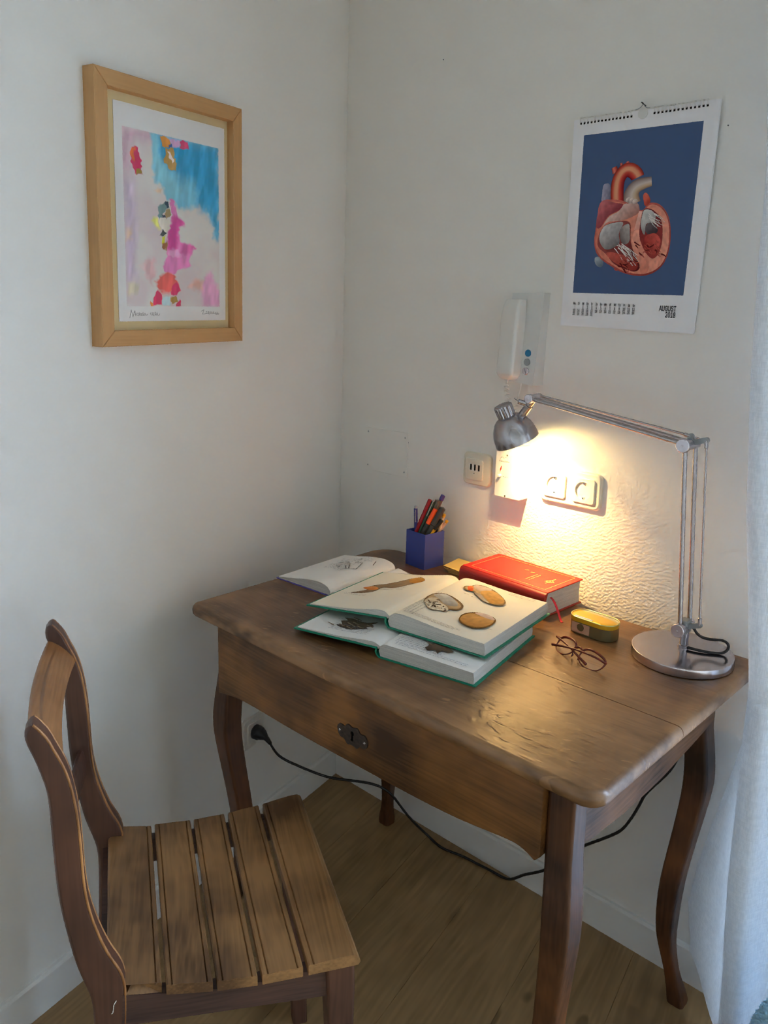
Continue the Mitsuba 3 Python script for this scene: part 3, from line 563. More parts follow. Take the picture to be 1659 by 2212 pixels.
# ------------------------------------------------------------------ curtain
fab = lambda p, n, uv: noise(p.x*700, p.y*700, p.z*95)*.5+noise(p.x*95, p.y*95, p.z*900)*.5
scene['m_curtain'] = {'type': 'principledthin', 'base_color': proc(lambda p, n, uv: mix(C(228, 233, 238), C(240, 244, 248), smoothstep(.3, .7, fab(p, n, uv)))), 'roughness': .9, 'specular' if False else 'diff_trans': 0.75}
zs = np.r_[np.linspace(2.45, 1.0, 80), np.linspace(.99, .02, 110)]
nx = 420; rows = []
for z in zs:
    xl = np.interp(z, [0, .175, .37, .65, .757, .91, 1.07, 1.31, 1.47, 1.62, 1.90, 2.45], [1.212, 1.2065, 1.1985, 1.1960, 1.1975, 1.181, 1.160, 1.143, 1.137, 1.135, 1.112, 1.10])
    low = min(max((.74-z)/.3, 0), 1)
    xb = np.interp(z, [0, .07, .144, .258, .419, .60, .74, 2.45], [1.108, 1.1025, 1.0945, 1.104, 1.130, 1.165, 1.196, 1.13])
    amp = .020+.018*min(max((1.9-z)/1.6, 0), 1)
    a0 = np.array([xb, -.022-.006*low]) if low > 0 else np.array([xl+.015, -.060])
    pts = [a0, np.array([(xb+xl)/2+.004, -.040-.035*low-.03*(1-low)]), np.array([xl, -.125]), np.array([xl+.006, -.146])]
    x = xl+.014; k = 0
    sh = .006*math.sin(z*3.1)
    for wx, yy in ((.018, -.150), (.022, -.112), (.026, -.100), (.026, -.140), (.024, -.158), (.028, -.118), (.03, -.105), (.03, -.150), (.03, -.155), (.034, -.11), (.034, -.10), (.034, -.15), (.034, -.15), (.034, -.11), (.034, -.10), (.034, -.145)):
        x += wx*(.8+.35*min(max((2.0-z)/2, 0), 1)); pts.append(np.array([x+sh, -.128+(yy+.128)*amp/.03+.004*math.sin(z*4+k)])); k += 1
    rows.append(np.c_[spline(pts, nx), np.full(nx, z)])
V = np.array(rows); ii = np.arange(nx)/nx
cr = meshkit.fbm(np.c_[np.tile(ii*60, len(zs)), np.repeat(zs*55, nx), np.zeros(nx*len(zs))], 3, 5)-.5
cr2 = meshkit.noise(np.c_[np.tile(ii*26, len(zs)), np.repeat(zs*7, nx), np.ones(nx*len(zs))], 9)-.5
lift = .085*np.clip(1-ii/.10, 0, 1)[None, :]*np.clip(1-V[:, :, 2]/.45, 0, 1); V[:, :, 2] += lift
V = V.reshape(-1, 3); V[:, 1] -= np.abs(cr)*.0042+cr2*.006; V[:, 2] += (cr2*.02)*(V[:, 2] < .1)
V[:, 1] = np.where((V[:, 2] > .70) & (V[:, 2] < .78) & (V[:, 0] < 1.19), np.maximum(V[:, 1], -.030), V[:, 1]); V[:, 1] = np.minimum(V[:, 1], -.016)
add('curtain', loft(V.reshape(len(zs), nx, 3), cap=False, close=False), 'm_curtain', smooth=True, label='white crinkled fabric curtain hanging beside the right edge of the desk', cat='curtain')
# ------------------------------------------------------------------ fluffy cushion at the foot of the curtain
ic = trimesh.creation.icosphere(6, 1.0); d = np.array(ic.vertices)
q = np.sign(d)*np.abs(d)**.72; q /= (np.abs(q)**3.2).sum(1, keepdims=True)**(1/3.2)
nz = meshkit.noise(d*38, 3)*.010+meshkit.noise(d*95, 4)*.007+meshkit.noise(d*200, 6)*.004
ic.vertices = (q*np.array([.152, .050, .137]))*(1+0*nz[:, None])+d*nz[:, None]+np.array([1.457, -.235, .148])
mat('m_fluff', (186, 232, 255), .95, .1, sheen=1.0)
add('fluffy_cushion', ic, 'm_fluff', smooth=True, label='fluffy light blue cushion on the floor in front of the curtain', cat='cushion')
# ------------------------------------------------------------------ picture frame on the left wall
tag('picture_frame', 'wooden picture frame with a colourful abstract print, hung on the left wall', 'picture')
FS0, FS1, FZ0, FZ1, FD, FW = -.8395, -.4470, 1.3125, 1.8130, .030, .0300
wood_mat('m_frame_v', [0, 0, 1], (172, 126, 76), (200, 154, 102), .4, blotch=.25, streak=.5)
wood_mat('m_frame_h', DV, (172, 126, 76), (200, 154, 102), .4, blotch=.25, streak=.5)
def rail(pts, m): add('picture_frame__frame_rail', xf(pillow_poly(Polygon(pts), FD, .0012), ML), m)
def pillow_poly(p, d, b):
    q = p.buffer(-b, join_style=2)
    a, c = np.array(p.exterior.coords)[:-1], np.array(q.exterior.coords)[:-1]
    if not p.exterior.is_ccw: a = a[::-1]
    if not q.exterior.is_ccw: c = c[::-1]
    k = np.argmin(np.linalg.norm(c-a[0], axis=1)); c = np.roll(c, -k, 0)
    return loft([np.c_[a, np.zeros(len(a))], np.c_[a, np.full(len(a), d-b)], np.c_[c, np.full(len(a), d)]])
i0, i1, j0, j1 = FS0+FW, FS1-FW+.003, FZ0+FW, FZ1-FW
g_ = .0003
rail([(FS0, FZ0+g_), (i0, j0+g_), (i0, j1-g_), (FS0, FZ1-g_)], 'm_frame_v'); rail([(FS1, FZ0+g_), (FS1, FZ1-g_), (i1, j1-g_), (i1, j0+g_)], 'm_frame_v')
rail([(FS0+g_, FZ0), (FS1-g_, FZ0), (i1-g_, j0), (i0+g_, j0)], 'm_frame_h'); rail([(FS0+g_, FZ1), (i0+g_, j1), (i1-g_, j1), (FS1-g_, FZ1)], 'm_frame_h')
matte('m_mat_board', (214, 190, 140)); matte('m_print_paper', (238, 237, 235))
def panel_ml(s0, s1, z0, z1, n0, n1): return xf(rbox([s0, z0, n0], [s1, z1, n1], .0002), ML)
add('picture_frame__mat_board', panel_ml(i0-.004, i1+.004, j0-.004, j1+.004, .004, .0105), 'm_mat_board')
PS0, PS1, PZ0, PZ1 = -.7835, -.4840, 1.3590, 1.7668
add('picture_frame__print_sheet', panel_ml(PS0, PS1, PZ0, PZ1, .0108, .0116), 'm_print_paper')
def sdf(pts):
    P_ = [(float(a), float(b)) for a, b in pts]
    def d(x, y):
        dd, s = mi.Float(9), mi.Float(1)
        for (ax, ay), (bx, by) in zip(P_, P_[1:]+P_[:1]):
            ex, ey, wx, wy = bx-ax, by-ay, x-ax, y-ay
            h = dr.clip((wx*ex+wy*ey)/(ex*ex+ey*ey+1e-9), 0, 1)
            dd = dr.minimum(dd, dr.square(wx-ex*h)+dr.square(wy-ey*h))
            c = (y >= ay) & (y < by) & (ex*wy > ey*wx) | (y < ay) & (y >= by) & (ex*wy <= ey*wx)
            s = dr.select(c, -s, s)
        return dr.sqrt(dd)*s
    return d
PAINT = [('P_lav', (208, 190, 205), .05), ('P_mauve', (205, 165, 182), .07), ('P_or2', (228, 200, 175), .03), ('P_bei', (216, 205, 182), .02), ('P_rp', (226, 165, 200), .035), ('P_rpeach', (226, 178, 164), .03),
         ('P_pinkl', (224, 184, 186), .03), ('P_blue', (118, 196, 220), .02), ('P_bluedeep', (0, 160, 206), .06), ('P_bluepale', (138, 204, 220), .03), ('P_red', (216, 40, 100), .004), ('P_redo', (232, 120, 50), .006),
         ('P_redolive', (160, 140, 60), .006), ('P_topo', (222, 146, 44), .004), ('P_topl', (212, 168, 204), .006), ('P_topm', (216, 52, 112), .003), ('P_topb', (48, 82, 150), .004), ('P_och', (188, 146, 66), .004),
         ('P_ochw', (240, 226, 220), .005), ('P_peach', (226, 200, 172), .012), ('P_plume', (226, 128, 188), .008), ('P_plumed', (212, 64, 152), .02), ('P_plumel', (236, 168, 208), .01), ('P_plumem', (214, 96, 164), .014),
         ('P_yel', (226, 224, 118), .014), ('P_white2', (228, 220, 205), .008), ('P_teal', (104, 142, 142), .006), ('P_teald', (40, 66, 88), .004), ('P_teale', (44, 58, 76), .003), ('P_och2', (162, 140, 92), .005),
         ('P_dark2', (62, 70, 72), .003), ('P_lime', (206, 206, 44), .004), ('P_och3', (160, 104, 56), .006), ('P_coral', (230, 92, 84), .012), ('P_coralm', (214, 50, 104), .006), ('P_pink', (222, 40, 100), .006),
         ('P_orangeb', (232, 140, 50), .004), ('P_pb', (192, 216, 220), .006), ('P_och4', (178, 144, 70), .005), ('P_mag2', (200, 40, 90), .004)]
PAINT = [(sdf(UV[k]), C(*c), f) for k, c, f in PAINT]
def painting(p, n, uv):
    u, v = uv.x, 1-uv.y
    wu = u+(fbm(u*9, v*14, 2.0, octaves=3)-.5)*.05+(noise(u*40, v*60, 1.0)-.5)*.022; wv = v+(fbm(u*9, v*14, 7.0, octaves=3)-.5)*.035+(noise(u*40, v*60, 9.0)-.5)*.016
    cl = fbm(u*3.2, v*4.5, 4.0, octaves=3)
    col = mix(C(226, 212, 212), C(232, 228, 222), smoothstep(.35, .65, cl))
    br = fbm(u*22+v*4, v*9, 1.0, octaves=2)
    for d, c, f in PAINT:
        k = smoothstep(f, -f, d(wu, wv))
        col = mix(col, mix(c, mi.Color3f(c)*1.4+.03, dr.clip((br-.35)*1.6, 0, 1)), k*.97)
    return col
matte('m_painting', proc(painting))
def quad(P4, nu=2, nv=2):
    """grid over bilinear patch of corners (bl, br, tr, tl) with uv"""
    a, b, c, d = (np.asarray(x, float) for x in P4); v, uv, f = [], [], []
    for j in range(nv):
        for i in range(nu):
            s, t = i/(nu-1), j/(nv-1); v.append((a*(1-s)+b*s)*(1-t)+(d*(1-s)+c*s)*t); uv.append((s, t))
    for j in range(nv-1):
        for i in range(nu-1):
            k = j*nu+i; f += [(k, k+1, k+nu+1), (k, k+nu+1, k+nu)]
    return trimesh.Trimesh(v, f, process=False), np.array(uv)
AS0, AS1, AZ0, AZ1 = -.7640, -.5028, 1.3885, 1.7234
q_, uv_ = quad([LWP(.0118, AS0, AZ0), LWP(.0118, AS1, AZ0), LWP(.0118, AS1, AZ1), LWP(.0118, AS0, AZ1)])
add('picture_frame__artwork', q_, 'm_painting', uv=uv_, label='pink, white and turquoise abstract painting')
def ribbon(pts, w, Mx, z=0.0):
    from shapely.geometry import LineString
    return xf(tri(LineString(pts).buffer(w/2, quad_segs=3)) if False else extr(LineString(pts).buffer(w/2, quad_segs=2), .00012, z), Mx)
def scrawl(x, y, w, h, seed, loops):
    r = np.random.default_rng(seed); t = np.linspace(0, 1, loops*10)
    px_ = x+w*t+np.cos(t*loops*2*np.pi)*w/loops*.45; py_ = y+h*.5*np.sin(t*loops*2*np.pi)*np.interp(t, np.linspace(0, 1, loops+1), r.uniform(.35, 1.2, loops+1))
    return np.c_[px_, py_]
matte('m_pencil', (120, 116, 116))
sg = [ribbon([(-.757, 1.366), (-.753, 1.381), (-.749, 1.368), (-.744, 1.380), (-.742, 1.370)], .0010, ML, .0116), ribbon(scrawl(-.740, 1.373, .026, .006, 1, 5), .0009, ML, .0116), ribbon(scrawl(-.704, 1.3735, .022, .008, 2, 4), .0009, ML, .0116)]
add('picture_frame__inscription', J(*sg), 'm_pencil', label='pencil handwriting under the picture')
sg = [ribbon([(-.560, 1.378), (-.552, 1.382), (-.556, 1.372), (-.545, 1.3735)], .0009, ML, .0116), ribbon(scrawl(-.545, 1.3755, .026, .006, 4, 5), .0008, ML, .0116), ribbon(scrawl(-.516, 1.374, .009, .005, 5, 2), .0008, ML, .0116)]
add('picture_frame__signature', J(*sg), 'm_pencil', label='pencil signature under the picture')
scene['m_glass'] = {'type': 'thindielectric', 'int_ior': 1.5}
add('picture_frame__glass', xf(tri(sbox(i0-.001, j0-.001, i1+.001, j1+.001)), ML @ trimesh.transformations.translation_matrix([0, 0, .0185])), 'm_glass')

# ------------------------------------------------------------------ wall calendar
tag('wall_calendar', 'white wire-bound wall calendar with a heart illustration on blue, hung above the lamp', 'calendar')
CQ = dict(bl=(.6859, 1.3696), br=(.9830, 1.3658), tr=(.9959, 1.7943), tl=(.6905, 1.7919))
def CAL(u, v, off=0.0):
    """u across, v up the sheet -> world"""
    b = np.array(CQ['bl'])*(1-u)+np.array(CQ['br'])*u; t = np.array(CQ['tl'])*(1-u)+np.array(CQ['tr'])*u
    x, z = b*(1-v)+t*v
    return np.array([x, -.0045-.0055*v**2-off, z])
sheet = []
for off in (0, .0008):
    sheet.append([[CAL(u, v, off+.0012*k) for u in np.linspace(0, 1, 9)] for v in np.linspace(0, 1, 13)])
def slab_uv(u0, u1, v0, v1, off, t, nu=9, nv=13):
    A = np.array([[CAL(u, v, off+t) for u in np.linspace(u0, u1, nu)] for v in np.linspace(v0, v1, nv)]); B = np.array([[CAL(u, v, off) for u in np.linspace(u0, u1, nu)] for v in np.linspace(v0, v1, nv)])
    vt = np.vstack([A.reshape(-1, 3), B.reshape(-1, 3)]); n_ = nu*nv; f = []
    for j in range(nv-1):
        for i in range(nu-1):
            k = j*nu+i; f += [(k, k+1, k+nu+1), (k, k+nu+1, k+nu), (n_+k, n_+k+nu+1, n_+k+1), (n_+k, n_+k+nu, n_+k+nu+1)]
    bd = [(i, i+1) for i in range(nu-1)]+[(nu-1+j*nu, nu-1+(j+1)*nu) for j in range(nv-1)]+[(n_-1-i, n_-2-i) for i in range(nu-1)]+[((nv-1-j)*nu, (nv-2-j)*nu) for j in range(nv-1)]
    for a, b in bd: f += [(a, n_+a, b), (b, n_+a, n_+b)]
    return trimesh.Trimesh(vt, f, process=False)
matte('m_cal_paper', (236, 236, 238)); matte('m_cal_blue', (78, 98, 132))
add('wall_calendar__sheet', slab_uv(.005, 1, .002, 1, -.0022, .0014), 'm_cal_paper', label='stack of white sheets')
add('wall_calendar__sheet', slab_uv(0, .995, 0, .998, -.0008, .0006), 'm_cal_paper', label='white top sheet')
BU = [(.0830, .1660), (.8990, .1690), (.9050, .9180), (.0835, .9225)]            # picture corners on the sheet: bl br tr tl
A4 = np.array(BU)
def PIC(u, v):
    """u across, v down the blue picture -> sheet coordinates"""
    t = 1-v; return (A4[0]*(1-u)+A4[1]*u)*(1-t)+(A4[3]*(1-u)+A4[2]*u)*t
def on_cal(poly, off, edge=.05, pic=True, color=None):
    m = tri(poly, edge); P2 = [PIC(a, b) if pic else (a, b) for a, b in m.vertices[:, :2]]
    w = trimesh.Trimesh([CAL(a, b, off) for a, b in P2], m.faces, process=False)
    n = w.face_normals[:, 1].sum()
    if n > 0: w.invert()
    return w
add('wall_calendar__picture', on_cal(sbox(0, 0, 1, 1), .0001, .12), 'm_cal_blue', label='dark blue picture panel')
scene['m_vcol'] = {'type': 'twosided', 'b': {'type': 'diffuse', 'reflectance': {'type': 'mesh_attribute', 'name': 'vertex_color'}}}
hm, hc, layer = [], [], [0]
def hput(m, cols):
    hm.append(m); hc.append(cols)
def blob(key, c0, c1=None, light=(-.5, -.7), edge=.02, smooth_=True):
    """filled outline; colour runs from c0 on the side away from the light to c1 towards it"""
    pts = np.array(UV[key]); pts = spline(pts, 5*len(pts), True) if smooth_ else pts
    layer[0] += 1
    p = Polygon(pts).buffer(0); m = on_cal(p, .0002+layer[0]*.000012, edge)
    t2 = tri(p, edge).vertices[:, :2]; l = unit(light); k = t2@l; k = (k-k.min())/(np.ptp(k)+1e-9)
    nz = meshkit.noise(np.c_[t2*60, np.zeros(len(t2))], 5)[:, None]-.5
    col = np.array(C(*c0))*(1-k[:, None])+np.array(C(*(c1 or c0)))*k[:, None]
    hput(m, np.clip(col*(1+.35*nz), 0, 1))
def pipe(path, w0, w1, cols, n=24, cap=True):
    """a shaded vessel: strip along the path, colours across it"""
    p = spline(path, n) if len(path) > 2 else np.linspace(path[0], path[1], n); t = np.gradient(p*[.8*.305, .75*.43], axis=0); t /= np.linalg.norm(t, axis=1, keepdims=True); nn = np.c_[-t[:, 1]/(.8*.305), t[:, 0]/(.75*.43)]
    layer[0] += 1; k = len(cols); v, c, f = [], [], []
    for i in range(n):
        w = (w0+(w1-w0)*i/(n-1))*.244
        for j in range(k):
            a = (j/(k-1)-.5)*w; q = PIC(*(p[i]+nn[i]*a)); v.append(CAL(*q, .0002+layer[0]*.000012)); c.append(C(*cols[j]))
    for i in range(n-1):
        for j in range(k-1):
            a = i*k+j; f += [(a, a+1, a+k+1), (a, a+k+1, a+k)]
    hput(trimesh.Trimesh(v, f, process=False), np.array(c))
G = lambda k: UV['H_'+k]
blob('H_ivc', (90, 104, 118), (176, 186, 192))
blob('H_svc', (96, 94, 116), (172, 168, 186), (-1, -.2))
pipe(G('b1'), .055, .048, [(120, 40, 40), (212, 120, 104), (190, 80, 70), (120, 40, 40)]); pipe(G('b2'), .024, .022, [(150, 60, 50), (214, 120, 100), (140, 50, 46)]); pipe(G('b3'), .030, .026, [(150, 60, 60), (218, 130, 116), (150, 60, 56)])
pipe(G('pulm'), .15, .075, [(120, 96, 90), (170, 152, 146), (204, 190, 182), (196, 170, 140), (136, 100, 80)])
pipe(G('aorta'), .115, .115, [(120, 40, 38), (190, 76, 62), (214, 146, 112), (218, 152, 118), (196, 78, 64), (166, 50, 50), (106, 30, 36)])
blob('H_body', (150, 62, 58), (196, 104, 92), (-.3, -.5)); 
bp_ = Polygon(spline(UV['H_body'], 120, True)).buffer(-.012); UV['H_rim'] = [list(x) for x in np.array(bp_.exterior.coords)[:-1:3]]
blob('H_rim', (200, 118, 98), (222, 148, 126), (.6, .2))
blob('H_atrium', (140, 58, 68), (190, 110, 112)); blob('H_infund', (160, 104, 92), (212, 182, 172)); blob('H_auricle', (170, 60, 50), (212, 110, 90))
for x, y in UV['H_cusp']:
    UV['tmp'] = [[x+.024*math.cos(a), y+.016*math.sin(a)] for a in np.linspace(0, 6, 9)]; blob('tmp', (150, 120, 112), (226, 212, 202))
blob('H_rv', (92, 34, 36), (150, 76, 72)); blob('H_rvfloor', (140, 50, 46), (190, 92, 80)); blob('H_rvwhite', (112, 108, 108), (196, 192, 190)); blob('H_rvwhite2', (104, 92, 90), (188, 180, 174), (.6, -.4))
blob('H_septum', (206, 124, 104), (228, 158, 136)); blob('H_square', (210, 140, 124), (236, 186, 170), smooth_=False)
blob('H_lv', (96, 34, 40), (158, 66, 62), (0, 1)); blob('H_lvwhite', (140, 132, 130), (216, 212, 206)); blob('H_lvdark', (62, 52, 58), (110, 98, 100)); blob('H_lvmuscle', (150, 50, 48), (198, 92, 82), (.6, -.4))
r5 = np.random.default_rng(5)
for k in range(14):                                                               # chordae and muscle strands
    a = np.array([.36+.09*r5.random(), .685+.03*r5.random()]); b = a+np.array([.10+.08*r5.random(), .05+.07*r5.random()])
    pipe([a, (a+b)/2+r5.normal(0, .006, 2), b], .006, .003, [(206, 196, 190), (236, 230, 224), (206, 196, 190)], 8)
for k in range(12):
    a = np.array([.62+.07*r5.random(), .50+.04*r5.random()]); b = a+np.array([.06+.05*r5.random(), .03+.05*r5.random()])
    pipe([a, (a+b)/2+r5.normal(0, .006, 2), b], .006, .003, [(200, 190, 184), (238, 232, 226), (200, 190, 184)], 8)
for k in range(46):
    w = k % 2; cx_, cy_ = ((.47, .795), (.68, .71))[w]
    a = np.array([cx_+r5.normal(0, .055), cy_+r5.normal(0, .025)]); b = a+np.array([r5.normal(.03, .012), r5.normal(.012, .012)])
    pipe([a, (a+b)/2+r5.normal(0, .006, 2), b], .012, .006, [(110, 32, 34), (206, 104, 88), (120, 40, 38)] if k % 3 else [(70, 20, 24), (100, 34, 34), (70, 20, 24)], 7)
hv = np.vstack([m.vertices for m in hm]); ofs = np.cumsum([0]+[len(m.vertices) for m in hm])
add('wall_calendar__heart_illustration', trimesh.Trimesh(hv, np.vstack([m.faces+o for m, o in zip(hm, ofs)]), process=False), 'm_vcol', color=np.vstack(hc), kind='stuff', label='printed cutaway drawing of a human heart in reds and greys')
MCAL = None
def cal_text(txt, h, u, v, sx=.62, anchor='l', bold=True):
    m = meshkit.text_mesh(txt, h, .0001, bold); m.vertices[:, 0] *= sx
    x0, x1 = m.bounds[:, 0]; m.vertices[:, 0] -= {'l': x0, 'r': x1, 'c': (x0+x1)/2}[anchor]
    o = CAL(u, v, .0006); ex = unit(CAL(u+.05, v)-CAL(u-.05, v)); ez = unit(CAL(u, v+.02)-CAL(u, v-.02)); ez = unit(ez-ex*(ez@ex)); return xf(m, frame(o, ex, ez, np.cross(ex, ez)))
matte('m_cal_ink', (30, 32, 40))
dg = []
for i, d_ in enumerate('Mo Di Mi Do Fr Sa So Mo Di Mi Do Fr Sa So'.split()): dg.append(cal_text(d_, .0050, .104+i*.0352, .1085, .62, 'c'))
for row, start, first in ((0, 2, 1), (1, 0, 13), (2, 0, 27)):
    for i in range(start, 14):
        n_ = first+i-start
        if n_ > 31: break
        dg.append(cal_text(str(n_), .0056, .104+i*.0352, (.0895, .0730, .0565)[row], .62, 'c'))
add('wall_calendar__date_grid', J(*dg), 'm_cal_ink', kind='stuff', label='printed grid of weekday names and dates')
add('wall_calendar__month_title', J(cal_text('AUGUST', .0102, .862, .0960, .60, 'r'), cal_text('2018', .0102, .862, .0675, .60, 'r')), 'm_cal_ink', kind='stuff', label='AUGUST 2018 in black capitals')
wn = 0
for i in range(34):
    u = .055+i*.0262
    if .445 < u < .555: continue
    c0 = CAL(u, .990); ex = unit(CAL(u+.05, .99)-CAL(u-.05, .99))
    add('wall_calendar__wire_hole', xf(extr(sbox(-.0019, -.0021, .0019, .0021), .0003), frame(CAL(u, .9795, .0002), ex, [0, 0, 1], [0, -1, 0])), 'm_hole')
    a = np.linspace(-2.2, 3.1, 14); o = CAL(u, .992)
    for dx in (-.0007, .0007):
        pp = [o+ex*dx+np.array([0, -math.cos(t)*.0042, math.sin(t)*.0052+.001]) for t in a]
        hm2 = tube(pp, .00035, 5)
        add('wall_calendar__wire_loop', hm2, 'm_white_plastic')
hk = CAL(.5, 1.0)
add('wall_calendar__thumb_cut', xf(extr(Point(0, 0).buffer(.0105, quad_segs=16), .0004), frame(CAL(.5, .985, .0004), [1, 0, 0], [0, 0, 1], [0, -1, 0])), 'm_grey_plastic', label='round thumb notch in the top edge')
add('wall_calendar__hanger_wire', tube(spline([CAL(.45, 1.004, .003), CAL(.47, 1.006, .003), CAL(.49, 1.016, .002), CAL(.5, 1.0235, .002), CAL(.51, 1.016, .002), CAL(.53, 1.006, .003), CAL(.55, 1.004, .003)], 40), .0007, 6), 'm_grey_metal')
hk = CAL(.497, 1.020)
add('wall_calendar__nail', rod([hk[0], 0.0, hk[2]+.001], [hk[0]-.001, -.016, hk[2]+.005], .0012, .0012, 10), 'm_dark_grey')
# ------------------------------------------------------------------ books
matte('m_page', (240, 233, 214)); matte('m_page_cool', (238, 237, 232))
def edge_fn(p, n, uv):
    l = noise(p.x*12, p.y*12, p.z*2600)*.6+noise(p.x*30, p.y*30, p.z*900)*.4
    return mix(C(178, 174, 166), C(206, 202, 192), smoothstep(.2, .8, l))
matte('m_page_edge', proc(edge_fn))
mat('m_green_cover', (18, 120, 92), .45); mat('m_purple_cover', (84, 76, 150), .45)
matte('m_print_vcol_base', (90, 80, 70))
scene['m_bookprint'] = {'type': 'twosided', 'b': {'type': 'diffuse', 'reflectance': {'type': 'mesh_attribute', 'name': 'vertex_color'}}}
matte('m_text_grey', (150, 146, 138))
def strip(prof, N0, a, b, L, lo=0.0):
    """sweep an open profile [(w, z)] along the book's spine direction"""
    return np.array([[N0+a*l+b*w+np.array([0, 0, z]) for w, z in prof] for l in (lo, L)])
class Book:
    def __init__(s, key, N0, a, b, L): s.key, s.N0, s.a, s.b, s.L = key, np.array(N0, float), np.array([*a, 0.]), np.array([*b, 0.]), L
    def pt(s, w, l, z): return s.N0+s.b*w+s.a*l+np.array([0, 0, z])
    def solid(s, part, prof, m, l0, l1, smooth=30, **kw):
        P_ = np.array(prof, float)
        add(f'{s.key}__{part}', loft([[s.pt(w, l, z) for w, z in P_] for l in (l0, l1)]), m, smooth=smooth, **kw)
    def printed(s, part, items, prof, sgn, **kw):
        """items: (outline in page coordinates (t across from the gutter, l along), colours) laid on the page surface"""
        W_ = abs(prof[-1][0]); pw = np.array([abs(p[0]) for p in prof]); pz = np.array([p[1] for p in prof])
        ms, cs = [], []
        for k, (pts, c0, c1, lt) in enumerate(items):
            g = Polygon(pts).buffer(0)
            if g.is_empty: continue
            for gg in getattr(g, 'geoms', [g]):
                m = tri(gg, .035); q = m.vertices[:, :2]; kk = q@unit(lt); kk = (kk-kk.min())/(np.ptp(kk)+1e-9)
                v = [s.pt(sgn*x*W_, y*s.L, np.interp(x*W_, pw, pz)+.00035+k*.00002) for x, y in q]
                mm = trimesh.Trimesh(v, m.faces, process=False)
                if mm.face_normals[:, 2].sum() < 0: mm.invert()
                ms.append(mm); nz = 1+.3*(meshkit.noise(np.c_[q*40, np.zeros(len(q))], 3)[:, None]-.5)
                cs.append(np.clip((np.array(C(*c0))*(1-kk[:, None])+np.array(C(*c1))*kk[:, None])*nz, 0, 1))
        o = np.cumsum([0]+[len(m.vertices) for m in ms])
        add(f'{s.key}__{part}', trimesh.Trimesh(np.vstack([m.vertices for m in ms]), np.vstack([m.faces+x for m, x in zip(ms, o)]), process=False), 'm_bookprint', color=np.vstack(cs), kind='stuff', **kw)
def lines(x0, x1, y0, y1, n, seed, col=(168, 162, 150)):
    r = np.random.default_rng(seed); out = []
    for i in range(n):
        y = y0+(y1-y0)*i/max(n-1, 1); x = x0; e = x1-(r.random()*.4*(x1-x0) if r.random() < .35 else 0)
        while x < e-.01:
            w = r.uniform(.02, .07); b = min(x+w, e); out.append(([(x, y-.0022), (b, y-.0022), (b, y+.0022), (x, y+.0022)], col, col, (0, 1))); x = b+.010
    return out
def vlines(x0, x1, y0, y1, n, seed, col=(168, 162, 150)):
    """text that runs along the spine direction"""
    r = np.random.default_rng(seed); out = []
    for i in range(n):
        x = x0+(x1-x0)*i/max(n-1, 1); y = y0; e = y1-(r.random()*.4*(y1-y0) if r.random() < .35 else 0)
        while y < e-.01:
            b = min(y+r.uniform(.02, .06), e); out.append(([(x-.0028, y), (x+.0028, y), (x+.0028, b), (x-.0028, b)], col, col, (0, 1))); y = b+.009
    return out
def ov(k, dark, c0, c1, lt, ins=.010):
    o = sp(k); g = Polygon(o).buffer(0).buffer(-ins); g = max(getattr(g, 'geoms', [g]), key=lambda x: x.area)
    g2 = g.buffer(-ins*1.3); g2 = max(getattr(g2, 'geoms', [g2]), key=lambda x: x.area); md = tuple((a+b)/2 for a, b in zip(dark, c0))
    return [(o, dark, dark, (0, 1)), (list(g.exterior.coords)[:-1], md, md, (0, 1)), (list(g2.exterior.coords)[:-1], c0, c1, lt)]
def sp(k): return [tuple(x) for x in spline(UV[k], 4*len(UV[k]), True)]
